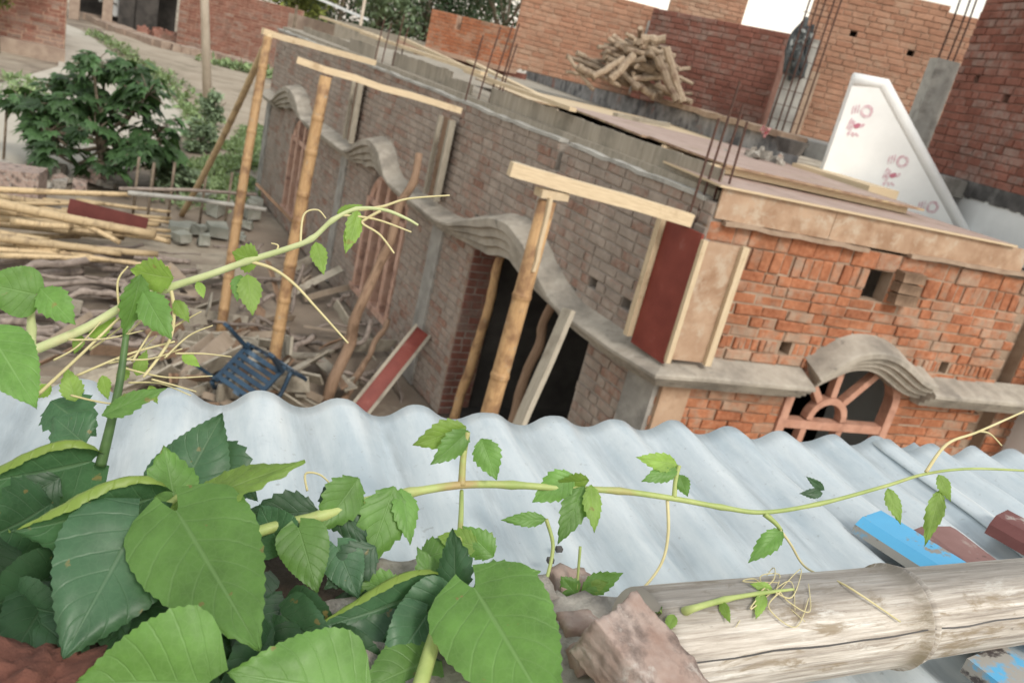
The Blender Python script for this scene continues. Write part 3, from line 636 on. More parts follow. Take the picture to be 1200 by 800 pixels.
for k_, (A, B, w_, t_, lab) in enumerate((
        (loc(.3, .72, 3.36), loc(2.2, .62, 3.36), .06, .05, 'straw-coloured batten propping up the front edge of the pinkish plywood'),
        (loc(.42, 1.6, 3.36), loc(2.2, 1.5, 3.36), .06, .05, 'second batten hidden deep beneath the pinkish plywood'),
        (V((4.0, 6.35, 3.475)), V((4.12, 8.9, 3.50)), .07, .035, 'flat pale batten lying along the top of the grey shuttering boards, nearest the roof corner'),
        (V((4.15, 8.5, 3.52)), V((4.2, 13.0, 3.56)), .08, .04, 'long pale batten along the top of the shuttering at the back left'),
        (V((4.5, 8.9, 3.45)), V((5.4, 14.6, 3.6)), .07, .05, 'long pale timber lying slantwise across the far roof'),
        (V((4.3, 7.3, 3.46)), V((4.65, 10.0, 3.58)), .09, .03, 'pale plank sloping up behind the tall bent rebars'),
        (V((4.35, 12.6, 3.56)), V((4.6, 16.8, 3.6)), .08, .04, 'pale plank on the roof edge at the far left'),
        (loc(1.4, 4.6, 3.4), loc(2.3, 4.9, 3.42), .09, .05, 'short dark plank by itself at the foot of the stained wall'))):
    b = MB(); b.beam(A, B, w_, t_, segs=5, jit=.004)
    tag(b.build('timber_batten', 'wood_grey' if k_ == 7 else 'wood_pale'), lab, 'batten', 'battens on the roof')

# ------------------------------------------------------------------ props and bearers in front of the side wall
def bamboo_thing(A, B, r0, r1, mat, label, node=.33, bend=.02, group='bamboo props of the scaffold', name='bamboo_prop'):
    b = MB(); bamboo(b, A, B, r0, r1, node, 12, bend); return tag(b.build(name, mat, smooth=True), label, 'bamboo pole', group)
bamboo_thing((1.93, 9.25, .0), (2.26, 10.35, 3.32), .058, .05, 'bamboo_tan', 'tall bamboo prop at the far left end of the scaffold, top of the pair')
bamboo_thing((2.16, 7.75, 0), (2.32, 8.02, 3.2), .062, .055, 'bamboo_tan', 'thick orange-tan bamboo prop in front of the middle of the side wall')
p = atz(213, 252, .0); q = aty(316, 42, 10.4)
bamboo_thing(p, q, .048, .04, 'bamboo_dry', 'slanting bamboo brace leaning against the head of the far left prop', bend=.05)
bamboo_thing((2.70, 4.5, 0), (2.79, 4.46, 3.0), .062, .058, 'bamboo_tan', 'stout bamboo prop under the pale bearer in front of the doorway', node=.55)
def timber(name, A, B, w_, t_, mat, label, cat='timber', up=V((0, 0, 1)), group=None, segs=6, jit=.004):
    b = MB(); b.beam(A, B, w_, t_, up, segs=segs, jit=jit); return tag(b.build(name, mat), label, cat, group)
timber('bearer', aty(598, 197, 4.5), V((3.80, 4.27, 3.05)), .07, .085, 'wood_pale', 'thick pale bearer resting on the stout bamboo and the red column shutter', group='bearers of the scaffold')
timber('bearer', aty(601, 193, 4.62), aty(660, 213, 4.6), .05, .045, 'wood_grey', 'short weathered offcut under the outer end of the pale bearer', group='bearers of the scaffold')
timber('bearer', aty(348, 71, 8.1), V((3.7, 7.92, 3.14)), .05, .06, 'wood_pale', 'long thin tan bearer over the middle bamboo prop', group='bearers of the scaffold', jit=.008)
timber('bearer', aty(308, 37, 10.5), V((3.75, 10.9, 3.27)), .06, .07, 'wood_pale', 'tan bearer from the far left bamboo props to the wall top', group='bearers of the scaffold', jit=.008)
timber('prop_lath', aty(645, 232, 4.4), aty(625, 318, 4.4), .03, .025, 'wood_pale', 'thin pale lath nailed beside the head of the stout bamboo', 'lath')
b = MB(); b.box(aty(648, 222, 4.46)+V((0, 0, -.03)), .2, .1, .05); tag(b.build('wood_block', 'wood_pale'), 'small wooden cap block on the head of the stout bamboo', 'wood block')
A = V((3.415, 4.74, 2.17)); Bq = atx(615, 495, 3.12); dq = (Bq-A); Bq = A+dq*((A.z-.0)/(A.z-Bq.z))
timber('plank', A+V((-.05, 0, .03)), Bq, .12, .04, 'wood_grey', 'grey plank leaning up against the awning beside the doorway', 'plank', V((1, 0, 0)))
A = atx(495, 388, 3.82); Bq = atz(420, 482, .0); rp = MB(); VW = EYE-A; rp.beam(A, Bq, .20, .03, VW, segs=1); o = rp.build('shutter_board', 'ply_red'); tag(o, 'red shuttering board with pale edge battens leaning on the brick pier', 'board')
d_ = (Bq-A).normalized(); sd_ = d_.cross(VW).normalized(); nn_ = sd_.cross(d_)
if nn_.dot(EYE-A) < 0: nn_ = -nn_
for s_ in (-1, 1):
    b = MB(); b.beam(A+sd_*s_*.095+nn_*.03, Bq+sd_*s_*.095+nn_*.03, .035, .04, nn_); b.build('edge_batten', 'wood_grey', o)
def crooked(A, B, r0, r1, wob, mat, name, label, cat, n=9, k=9, group=None, seed=1):
    rr = random.Random(seed); b = MB(); A = V(A); B = V(B)
    pts = [A.lerp(B, i/k)+V((rr.uniform(-wob, wob), rr.uniform(-wob, wob), rr.uniform(-wob, wob)))*(0 if i in (0, k) else 1) for i in range(k+1)]
    pts = smooth_curve(pts, 3); m_ = len(pts)
    b.tube(pts, [r0+(r1-r0)*i/(m_-1)+rr.uniform(-.004, .004) for i in range(m_)], n)
    return tag(b.build(name, mat, smooth=True), label, cat, group)
crooked(atz(383, 470, 0), atx(491, 180, 3.40), .065, .04, .05, 'wood_brown', 'pole_prop', 'crooked brown trunk prop rising past the barred window to the awning', 'wood prop', seed=4)
crooked(atz(402, 470, 0), atx(455, 375, 3.7), .04, .032, .015, 'wood_brown', 'pole_prop', 'short dark crooked stick leaning below the barred window', 'wood prop', seed=5)
crooked(V((3.9, 7.0, 0)), V((3.95, 6.85, 2.1)), .05, .045, .02, 'bamboo_tan', 'pole_prop', 'bamboo standing in the dark doorway on its left side', 'wood prop', seed=6)
crooked(V((3.85, 5.95, 0)), V((3.95, 5.75, 2.2)), .05, .04, .03, 'wood_brown', 'pole_prop', 'thin brown stick prop in the middle of the dark doorway', 'wood prop', seed=7)
timber('plank', atz(335, 438, .45), atx(412, 398, 3.75), .07, .03, 'wood_grey', 'small grey lath slanting up to the side window sill', 'plank')
timber('plank', atz(300, 215, .9), atx(345, 262, 3.8), .05, .04, 'wood_brown', 'brown lath slanting across the far left window', 'plank')

# ------------------------------------------------------------------ neighbouring terrace house behind
TZ = 3.68
ter = thing('terrace_house', 'brick neighbour house behind with flat terrace, black-stained low wall and bare upper walls', 'house', (9, 12, 0))
a0, a1 = loc(2.95, 3.4, 0), loc(4.9, 17.6, 0); td = (a1-a0).normalized(); tn = V((td.y, -td.x, 0))
b = MB(); slab(b, [a0, a0+tn*.24, a1+tn*.24, a1], 0, TZ-.075); b.build('stained_wall', 'stain_wall', ter)
b = MB(); b.beam(a0+tn*.1+V((0, 0, TZ-.035)), a1+tn*.1+V((0, 0, TZ-.035)), .34, .07, segs=40, jit=.012); b.build('coping', 'mortar_tan', ter)
b = MB(); slab(b, [a0+tn*.3, V((8.0, 5.5, 0)), V((16, 6, 0)), V((20, 24, 0)), a1+tn*.3], TZ-.2, TZ-.02); b.build('terrace_floor', 'concrete', ter)
def px_wall(name, xl, yl, DL, xr, yr, DR, tl, tr, mat, mor, parent, seed, z0=TZ-.1, T=.22, holes=None, jit=.004):
    A = at(xl, yl, DL); B = at(xr, yr, DR); A.z = B.z = 0
    za, zb = zover(*tl, A), zover(*tr, B); d = B-A; L = d.length; u = d/L; n = V((u.y, -u.x, 0))
    if n.dot(-A) < 0: n = -n
    zt = max(za, zb)
    def hl(z):
        h = list(holes(z+z0)) if holes else []
        zz = z+z0
        if abs(zb-za) > .05:
            t = (zz-za)/(zb-za)*L
            if zb > za and t > 0: h.append((-.01, min(L, t)))
            if zb < za and t < L: h.append((max(0, t), L+.01))
        elif zz > min(za, zb)+.04: h.append((-1, L+1))
        return h
    b = MB(); bricks(b, A+V((0, 0, z0)), u, n, L, zt-z0, hl, rnd=random.Random(seed), T=T, jit=jit)
    b.build(name, [mat, mor], parent)
    if holes:
        k = MB(); k.box(A+u*L/2-n*(T+.06)+V((0, 0, (z0+min(za, zb))/2)), L*.9, .05, min(za, zb)-z0-.1, u, n, up); k.build('dark_hole_back', 'shed_dark', parent)  # dark box added behind the holes so they look shaded, not see-through
    return A, B, u, n
px_wall('upper_wall', 598, 62, 14.2, 748, 100, 14.4, (610, -30), (748, 8), 'brick_tan', 'mortar_far', ter, 21)
W2 = px_wall('upper_wall', 742, 98, 13.6, 893, 140, 12.4, (765, 14), (925, 41), 'brick_dark', 'mortar_red', ter, 22)
px_wall('upper_wall', 770, 60, 16, 853, 80, 16, (785, -14), (866, -5), 'brick_tan', 'mortar_far', ter, 23)
W3 = px_wall('upper_wall', 905, 150, 12.6, 1112, 201, 12.1, (952, -30), (1178, 28), 'brick_tan', 'mortar_far', ter, 24,
             holes=lambda z: [(1.45, 1.55)] if 5.02 < z < 5.1 else ([(.62, .72)] if 5.16 < z < 5.24 else ([(1.98, 2.08)] if 4.9 < z < 4.98 else [])))
# concrete column between the two walls, with standing rebar
A = at(893, 140, 11.9); A.z = 0; Bp = at(935, 150, 11.9); Bp.z = 0; uu = (Bp-A).normalized(); nn = V((uu.y, -uu.x, 0)); nn = nn if nn.dot(A) < 0 else -nn
zt = zover(928, 40, A)
b = MB(); b.box((A+Bp)/2+V((0, 0, (TZ+zt)/2-.1)), (Bp-A).length*.6, .2, zt-TZ+.2, uu, nn, up); b.build('column', 'concrete_light', ter)
b = MB(); b.box((A+Bp)/2+uu*.22+V((0, 0, (TZ+zt)/2-.3)), .16, .1, zt-TZ-.2, uu, nn, up); b.build('cement_strip', 'mortar_tan', ter)
for k_ in range(5):
    b = MB(); q = A.lerp(Bp, .08+.19*k_)+nn*(.32+.06*(k_ % 2))
    b.tube([q+V((0, 0, TZ-.3)), q+V((.01, 0, TZ+.9)), q+V((.03, .02, TZ+2.3))], .012, 6); b.build('rebar', 'rebar', ter)
for k_ in range(9):
    b = MB(); z = TZ+.12+.2*k_; b.beam(A+nn*.33+V((0, 0, z)), A.lerp(Bp, .8)+nn*.33+V((0, 0, z)), .008, .008); b.build('stirrup', 'rebar', ter)
# grey column by the first wall
A = at(747, 100, 14.1); A.z = 0; b = MB(); b.box(A+V((0, 0, TZ+.55)), .22, .2, 1.15, CR.cross(V((0, 0, 1))).cross(V((0, 0, -1))).normalized(), V((CF.x, CF.y, 0)).normalized(), up); b.build('column', 'concrete', ter)
# bundle of dark cloth tied to the rebar
c = at(934, 60, 11.4); b = MB()
for k_ in range(9):
    q = c+V((random.uniform(-.1, .1), random.uniform(-.05, .05), 0)); hgt = random.uniform(.3, .45)
    b.tube(smooth_curve([q+V((0, 0, hgt)), q+V((random.uniform(-.05, .05), .02, .1)), q+V((random.uniform(-.06, .06), -.03, -.25)), q+V((random.uniform(-.08, .08), 0, -hgt+.05))], 3), [.02]+[random.uniform(.03, .06) for _ in range(8)]+[.02], 7)
tag(b.build('cloth_bundle', 'cloth_dark', smooth=True), 'dark bundle of rags and plastic hung on the column rebar', 'bundle')
# small things on the terrace edge
b = MB(); q = at(893, 155, 9.6)
for i in range(5): b.box(q+V((random.uniform(-.05, .05), random.uniform(-.05, .05), random.uniform(-.04, .05))), .05, .03, .04, V((.8, .6, 0)), V((-.6, .8, 0)), up, 0, .5, .02)
tag(b.build('rag', 'red_cloth'), 'red and white rag tied at the foot of the terrace rebar', 'rag')
q = at(927, 171, 8.6); b = MB(); b.tube([q+V((0, 0, -.08)), q+V((0, 0, .0)), q+V((0, 0, .06))], [.12, .15, .17], 14); tag(b.build('mortar_pan', 'stain_black', smooth=False), 'black mortar pan standing on the terrace edge left of the white stair wall', 'pan')
q = at(893, 176, 8.2); b = MB()
for i in range(14): b.box(q+V((random.gauss(0, .16), random.gauss(0, .14), random.uniform(-.14, .0))), random.uniform(.06, .16), random.uniform(.05, .1), random.uniform(.05, .1), V((.8, .6, 0)), V((-.6, .8, 0)), up, 0, .5, .03)
tag(b.build('rubble_heap', 'rubble_mat'), 'small grey heap of rubble where the stained wall meets the roof sheets', 'rubble heap', kind='stuff')
b = MB(); b.prism([(p.x, p.y) for p in (loc(2.45, 1.35, 0), loc(2.95, 1.5, 0), loc(2.75, 2.6, 0), loc(2.3, 2.3, 0))], 3.36, 3.44); tag(b.build('sand_board', 'wood_pale'), 'pale thick board lying on the roof below the white stair wall', 'board')

# log pile on the terrace: prototypes along +Z
protos = []
for k_ in range(7):
    b = MB(); L = 1.0; r = random.uniform(.036, .06); n_ = 7
    pts = [V((random.uniform(-.012, .012), random.uniform(-.012, .012), L*i/6)) for i in range(7)]
    b.tube(pts, [r*random.uniform(.8, 1.15) for _ in range(7)], 8)
    o = b.build('firewood_log', 'log_wood', smooth=False, loc=(0, 0, 0)); o['len'] = 1.0; protos.append(o)
used = set(); pc = at(736, 84, 12.6); pc.z = TZ
cx = V((CR.x, CR.y, 0)).normalized(); cy = V((CF.x, CF.y, 0)).normalized(); rr = random.Random(31)
LOG = 'split greyish log in the untidy firewood pile on the terrace'
def lpos(x, y, h): return pc+cx*x+cy*y+V((0, 0, h))
for i in range(105):
    lay = rr.random(); h = .05+lay*.66; half = 1.0*(1-lay*.86); x = rr.uniform(-half, half)+.06+lay*.1; y = rr.uniform(-.35, .35)*(1-.5*lay)
    a = rr.gauss(0, .5) if rr.random() < .75 else rr.uniform(-1.4, 1.4); ln = rr.uniform(.3, .75); el = rr.gauss(-.05, .22)
    d = (cx*math.cos(a)+cy*math.sin(a))*math.cos(el)+V((0, 0, 1))*math.sin(el)
    c = lpos(x, y, h); place_copy(protos[i % 7], c-d*ln/2, c+d*ln/2, LOG, 'log', 'logs of the terrace firewood pile', used, spin=rr.uniform(0, 6), sr=rr.uniform(.45, .95))
lg = 'logs of the terrace firewood pile'
for A, Bq, s_, lab in ((lpos(.42, -.45, .7), lpos(.86, -.62, .03), 1.0, 'long straight log leaning down the right side of the firewood pile, outermost'), (lpos(.33, -.42, .55), lpos(.78, -.6, .03), 1.1, 'long log leaning down the right side of the firewood pile, inner of the pair'),
                       (lpos(-.12, -.55, .42), lpos(-.5, -.65, .08), .8, 'slanting thin log on the left front of the firewood pile'), (lpos(.0, -.58, .5), lpos(-.24, -.66, .1), .95, 'short thick slanting log in the front middle of the firewood pile'),
                       (lpos(.05, -.2, .74), lpos(.4, -.25, .82), 1.1, 'topmost pale log on the firewood pile')):
    place_copy(protos[2], A, Bq, lab, 'log', lg, used, sr=s_)

# ------------------------------------------------------------------ right-hand neighbour: white below, brick above, stair wall
rh = thing('white_house', 'two-storey neighbour house at the right edge, white painted below and bare red brick above', 'house', (9, 4, 0))
XA = at(1083, 185, 9.6); XB = at(1330, 300, 6.6); XA.z = XB.z = 0
zs = 3.66
A, B = XA, XB; d = B-A; L = d.length; u = d/L; n = V((u.y, -u.x, 0)); n = n if n.dot(-A) > 0 else -n
b = MB(); bricks(b, A+V((0, 0, zs)), u, n, L, 3.3, lambda z: [(.35, .42)] if .98 < z < 1.06 else ([(.95, 1.05)] if .8 < z < .88 else []), rnd=random.Random(41), jit=.005, prot=.008); b.build('upper_wall', ['brick_red', 'mortar_red'], rh)
b = MB(); nseg = 40
for i in range(nseg):
    s0, s1 = L*i/nseg, L*(i+1)/nseg; zb = zs-.15+.03*mnoise.noise(V((i*.9, 0, 0)))+random.uniform(-.012, .012)
    b.box(A+u*(s0+s1)/2+V((0, 0, (zs+.01+zb)/2))-n*.09, s1-s0, .21, zs+.01-zb, u, n, up)
b.build('damp_band', 'stain_black', rh)
b = MB(); b.box(A+u*L/2+V((0, 0, 1.77))-n*.1, L, .2, 3.54, u, n, up); b.build('lower_wall', 'plaster_white', rh)
q0 = at(1068, 175, 9.9); q0.z = 0; zt = zover(1112, 72, q0); b = MB(); fr = V((CR.x, CR.y, 0)).normalized(); b.box(q0+V((0, 0, (3.3+zt)/2)), .26, .22, zt-3.3, fr, V((-fr.y, fr.x, 0)), up); b.build('column', 'concrete_light', rh)
for k_ in (-.09, .09, .02):
    b = MB(); q = q0+fr*k_+V((0, 0, zt-.1)); b.tube([q, q+V((.01, 0, .5)), q+V((.0, .02, 1.2))], .011, 6); b.build('rebar', 'rebar', rh)
# stair parapet
sp = thing('stair_wall', 'white sloping stair parapet with pink flower stencils rising beyond the roof', 'stair wall', (6.5, 6, 3))
Dp = 8.4
p0 = at(970, 182, Dp); p1 = at(1003, 96, Dp); nrm = V((-.52, -.85, 0)).normalized(); us = V((nrm.y, -nrm.x, 0)); us = us if us.dot(CR) > 0 else -us
def onp(x, y, off=0):
    d = ray(x, y); t = ((p0-EYE).dot(nrm))/d.dot(nrm); return EYE+d*t+nrm*off
foot = onp(970, 182); topl = onp(1003, 95); topl = V((foot.x, foot.y, topl.z)); topr = onp(1036, 99); low = onp(1135, 282)
dn = (low-topr).normalized(); low2 = low+dn*1.6
zb_ = low2.z-.1
poly = [V((foot.x, foot.y, zb_)), topl, topr, low2, V((low2.x, low2.y, zb_))]
b = MB(); fr_ = []; bk = []
ins = []
e_l = []
for i in range(7):          # ragged left edge
    t = i/6; e_l.append(poly[0].lerp(poly[1], t)+us*random.uniform(-.012, .012))
outline = e_l+poly[2:]
a = [b.vert(p) for p in outline]; c = [b.vert(p-nrm*.11) for p in outline]
b.face(a); b.face(c[::-1])
for i in range(len(a)): b.face([a[i], c[i], c[(i+1) % len(a)], a[(i+1) % len(a)]])
b.build('parapet', 'plaster_white', sp)
b = MB(); rim = [poly[1], poly[2], poly[3]]; b.tube([p-nrm*.05 for p in rim], .075, 10, ref=nrm); b.build('rim', 'plaster_white', sp, smooth=True)
def flower(x, y, sz):
    o_ = onp(x, y, .004); f = MB(); vz = V((0, 0, 1))
    def P2(a, b2): return o_+us*a*sz+vz*b2*sz
    def blob(cx_, cz_, rx, rz, mi, rot=0, dz=0.0):
        idx = []
        for i in range(14):
            t = 2*math.pi*i/14; x_, z_ = rx*math.cos(t)*(1+.12*math.sin(3*t)), rz*math.sin(t); idx.append(f.vert(P2(cx_+x_*math.cos(rot)-z_*math.sin(rot), cz_+x_*math.sin(rot)+z_*math.cos(rot))+nrm*dz))
        f.face(idx, mi)
    def ring(cx_, cz_, r, w_):
        A_ = [f.vert(P2(cx_+(r+w_)*math.cos(2*math.pi*i/16), cz_+(r+w_)*math.sin(2*math.pi*i/16))) for i in range(16)]; B_ = [f.vert(P2(cx_+(r-w_)*math.cos(2*math.pi*i/16), cz_+(r-w_)*math.sin(2*math.pi*i/16))) for i in range(16)]
        for i in range(16): f.face([A_[i], A_[(i+1) % 16], B_[(i+1) % 16], B_[i]], 0)
    ring(.22, .72, .24, .07)
    for k_ in range(3): blob(-.2-.12*k_, .75-.06*k_, .04, .22, 0, .1)
    for k_ in range(3): blob(-.38+.1*k_, -.0-.05*k_, .05, .3, 0, -.15)
    blob(.02, -.02, .17, .12, 1, .6, .002); blob(.25, .05, .08, .14, 0, -.7)
    for k_ in range(3): blob(-.25+.2*k_, -.48+.03*k_, .07, .12, 0, .5*k_)
    f.build('flower_stencil', ['pink_paint', 'pink_dark'], sp)
flower(1004, 147, .205); flower(1046, 205, .205); flower(1081, 258, .205)

# ------------------------------------------------------------------ ground, paths, background on the left
g = MB(); nx, ny = 60, 70
gx = [-60+200*(i/nx) for i in range(nx+1)]; gy = [-6+160*(j/ny)**1.6 for j in range(ny+1)]
ids = [[g.vert((x, y, -.02+.05*mnoise.noise(V((x*.35, y*.35, 0)))*(1 if y < 40 else .3))) for x in gx] for y in gy]
for j in range(ny):
    for i in range(nx): g.face([ids[j][i], ids[j][i+1], ids[j+1][i+1], ids[j+1][i]])
tag(g.build('ground', 'dirt', loc=(0, 0, 0), smooth=True), kind='structure')
def strip(name, px, mat, z):
    b = MB(); P_ = [atz(x, y, z) for x, y in px]; idx = [b.vert((p.x, p.y, z)) for p in P_]; b.face(idx); return tag(b.build(name, mat, loc=(0, 0, 0)), kind='structure')
strip('path', [(74, 27), (96, 36), (150, 74), (188, 97), (214, 129), (222, 150), (180, 190), (60, 220), (-60, 230), (-90, 120), (20, 92), (68, 78)], 'path_concrete', .045)
strip('dirt_track', [(118, 36), (140, 38), (172, 52), (236, 72), (330, 98), (330, 190), (262, 170), (226, 124), (190, 86), (150, 62)], 'track_dirt', .041)
b = MB()
bank = [atz(x, y, 0) for x, y in ((95, 18), (150, 42), (200, 58), (260, 70), (320, 88))]
for i in range(len(bank)-1):
    for k_ in range(6):
        A, B = bank[i].lerp(bank[i+1], k_/6), bank[i].lerp(bank[i+1], (k_+1)/6); b.beam(A+V((0, 0, .12)), B+V((0, 0, .12+random.uniform(-.05, .05))), 1.2+random.uniform(-.2, .2), .35)
tag(b.build('earth_bank', 'mud'), kind='structure')
# left brick house
A = V((.72, 33.5, 0)); lh = thing('brick_house', 'brick house at the top left corner beside the pale path', 'house', (-3, 34, 0))
b = MB(); bricks(b, V((-6.5, 34.6, .35)), (A-V((-6.5, 34.6, 0))).normalized(), V((-.15, -1, 0)).normalized(), 7.3, 4.0, None, rnd=random.Random(51), course=.13, blen=.42, joint=.018, jit=.008, prot=.012); b.build('front_wall', ['brick_far', 'mortar_far'], lh)
b = MB(); b.bx((.55, 33.7, 0), (.75, 44, 4.3)); b.bx((-6.5, 34.9, 0), (.5, 44, 4.2)); b.build('side_wall', 'brick_far', lh)
b = MB(); dA = (A-V((-6.5, 34.6, 0))); b.box(V((-6.5, 34.6, 0))+dA*.5+V((0, -.1, .2)), dA.length, .5, .5, dA.normalized(), V((.15, -1, 0)).normalized(), up); b.build('plinth', 'mud', lh)
# long boundary wall, sheds
bw = MB(); A, B = atz(206, 52, 0), atz(345, 86, 0); A.z = B.z = 0; d = (B-A).normalized(); n = V((d.y, -d.x, 0)); n = n if n.dot(-A) > 0 else -n
bricks(bw, A, d, n, (B-A).length, 3.3, None, rnd=random.Random(61), course=.15, blen=.5, joint=.02, jit=.006)
tag(bw.build('boundary_wall', ['brick_far', 'mortar_far']), 'long reddish brick wall behind the street pole', 'wall')
sh = thing('shed', 'dark open shed with posts at the top left beyond the path', 'shed', tuple(atz(140, 40, 0)))
A, B = atz(84, 22, 0), atz(204, 48, 0); A.z = B.z = 0; d = (B-A).normalized(); n = V((d.y, -d.x, 0)); n = n if n.dot(-A) > 0 else -n
L = (B-A).length
b = MB(); b.box(A+d*L/2-n*3+V((0, 0, 1.7)), L, .2, 3.4, d, n, up); b.build('back_wall', 'shed_dark', sh)
for t, wd in ((.02, .5), (.33, .5), (.52, .9), (.7, 1.2)):
    b = MB(); b.box(A+d*L*t+n*.0+V((0, 0, 1.5)), wd, .4, 3.0, d, n, up); b.build('pillar', 'mud' if wd < .8 else 'shed_dark', sh)
b = MB(); b.box(A+d*L/2-n*1.4+V((0, 0, 3.2)), L+.6, 3.6, .25, d, n, up); b.build('roof', 'shed_dark', sh)
b = MB()
for i in range(5): b.box(A+d*L*.36-n*.6+V((random.uniform(-.4, .4), 0, .8+.35*i)), .7, .4, .5, d, n, up, 0, .5, .15)
tag(b.build('white_sack', 'plaster_pale'), 'white sacks stacked in the mouth of the dark shed', 'sacks')
b = MB()
for i in range(14):
    q = A.lerp(B, random.uniform(.66, .98))+n*random.uniform(.5, 1.5); b.box(q+V((0, 0, .2)), random.uniform(.3, .8), .4, random.uniform(.25, .6), d, n, up, 0, .5, .12)
tag(b.build('brick_heap', 'brick_far'), 'heap of broken bricks at the foot of the shed', 'rubble heap', kind='stuff')
# street pole
q = atz(243, 117, 0); t_ = aty(238, -60, q.y); b = MB(); t_.z = max(t_.z, 0); top = q+(t_-q)*2.4
b.tube([q, q.lerp(top, .5), top], [.15, .125, .10], 10); tag(b.build('street_pole', 'pole_concrete', smooth=True), 'pale slim concrete electricity pole beside the dirt track', 'pole')
# white lumps by the wall
for i, (x, y, s_, lab) in enumerate(((284, 54, .42, 'white sack lying on the grass by the boundary wall'), (267, 61, .3, 'smaller pale stone left of the white sack by the wall'))):
    q = atz(x, y+3, 0); b = MB(); b.tube([q, q+V((0, 0, s_*.6)), q+V((.1, 0, s_*1.3)), q+V((.1, 0, s_*1.6))], [s_*.6, s_, s_*.8, .05], 8); tag(b.build('sack', 'plaster_white', smooth=True), lab, 'sack')

# ------------------------------------------------------------------ vegetation
def leafcards(mb, c, n, rad, size, rnd, shape=(1, 1, 1), droop=.3):
    for _ in range(n):
        while True:
            p = V((rnd.uniform(-1, 1), rnd.uniform(-1, 1), rnd.uniform(-1, 1)))
            if .25 < p.length < 1: break
        q = V(c)+V((p.x*rad*shape[0], p.y*rad*shape[1], p.z*rad*shape[2]))
        a = V((rnd.gauss(0, 1), rnd.gauss(0, 1), rnd.gauss(0, .5)-droop)).normalized(); b_ = a.cross(V((rnd.gauss(0, .5), rnd.gauss(0, .5), 1))).normalized()
        l = size*rnd.uniform(.6, 1.4); wv = l*.42; nn_ = a.cross(b_); tt = rnd.random()
        i = [mb.vert(q, tt), mb.vert(q+a*l*.45+b_*wv*.5+nn_*l*.06, tt), mb.vert(q+a*l, tt), mb.vert(q+a*l*.45-b_*wv*.5+nn_*l*.06, tt)]
        mb.face([i[0], i[1], i[2]], 0); mb.face([i[0], i[2], i[3]], 0)
def tree(name, base, h, rad, mat, label, seed, nl=1500, size=.35, group=None, clumps=14, cat='tree', low=.3):
    rnd = random.Random(seed); base = V(base); t = thing(name, label, cat, tuple(base), group)
    b = MB(); b.tube([base, base+V((rnd.uniform(-.2, .2), rnd.uniform(-.2, .2), h*.35)), base+V((rnd.uniform(-.4, .4), rnd.uniform(-.4, .4), h*.75))], [h*.03, h*.022, h*.01], 8)
    tips = []
    for k_ in range(clumps):
        a = rnd.uniform(0, 2*math.pi); rr_ = rad*rnd.uniform(.2, .8); z = h*rnd.uniform(low, .92); tips.append(base+V((math.cos(a)*rr_, math.sin(a)*rr_, z)))
        b.tube([base+V((0, 0, z*.55)), base.lerp(tips[-1], .6)+V((0, 0, z*.25)), tips[-1]], [h*.010, h*.007, h*.003], 5)
    b.build('trunk', 'trunk_bark', t, smooth=True)
    c = MB()
    for tp in tips: leafcards(c, tp, nl//clumps, rad*rnd.uniform(.28, .5), size, rnd, (1, 1, .75))
    c.build('crown', mat, t); return t
# dense far trees
for i, (x, y, D, h, r_, mt, lab) in enumerate((
        (345, 8, 62, 6.5, 3.2, 'foliage_yellow', 'yellow-green bush tree by the end of the boundary wall'),
        (400, 8, 75, 8.5, 4.5, 'foliage_far', 'dark tree left of the grey roof walls, far back'),
        (450, 12, 70, 9, 4.5, 'foliage_bush', 'greyish green tree above the low grey wall'),
        (500, 15, 72, 10, 5, 'foliage_far', 'dark dense tree above the notched orange wall, left one'),
        (545, 25, 74, 10.5, 5, 'foliage_far', 'dark dense tree above the notched orange wall, middle one'),
        (590, 35, 70, 11, 5, 'foliage_far', 'dark dense tree touching the tall brick wall edge'),
        (370, 8, 95, 10, 6, 'foliage_far', 'far dark tree in the gap beyond the boundary wall'),
        (470, 8, 98, 13, 8, 'foliage_far', 'broad dark tree mass farthest back behind the roof'),
        (570, 20, 100, 15, 9, 'foliage_far', 'broad dark tree farthest back by the tall brick wall'))):
    q = at(x, y, D); tree('tree', (q.x, q.y, 0), h, r_, mt, lab, 100+i, nl=2600, size=.7 if D > 80 else .5, group='trees beyond the house', clumps=20, low=.12)
q = atz(5, 60, 0); tree('vine_bush', (q.x-.2, 32.6, 0), 4.2, 1.2, 'foliage_yellow', 'yellow-green shrub against the corner brick house', 131, nl=900, size=.22, cat='shrub', clumps=10)
# palmate-leaved tree (papaya-like) on the left
def palmate(mb, o, out, up_, size, rnd, lobes=7):
    side = out.cross(up_).normalized(); tt = rnd.random()
    for k_ in range(lobes):
        a = (k_-(lobes-1)/2)*.62; d = (out*math.cos(a)+side*math.sin(a)).normalized(); l = size*(1-.09*abs(k_-(lobes-1)/2))*rnd.uniform(.85, 1.1)
        pr = d.cross(up_).normalized(); wv = l*.19; dr = V((0, 0, -1))
        P_ = [o, o+d*l*.30+pr*wv*.55+dr*l*.02, o+d*l*.62+pr*wv*1.25+dr*l*.1, o+d*l*.72+pr*wv*.5+dr*l*.14, o+d*l+dr*l*.3, o+d*l*.72-pr*wv*.5+dr*l*.14, o+d*l*.62-pr*wv*1.25+dr*l*.1, o+d*l*.30-pr*wv*.55+dr*l*.02]
        mid = mb.vert(o+d*l*.6+up_*l*.04+dr*l*.07, tt); idx = [mb.vert(p, tt) for p in P_]
        for i in range(8): mb.face([mid, idx[i], idx[(i+1) % 8]], 0)
base = V((1.0, 16.3, 0)); pt = thing('papaya_tree', 'leafy dark green papaya-like tree with lobed leaves beside the pale path', 'tree', tuple(base))
rnd = random.Random(77); b = MB(); lv = MB(); tips = []
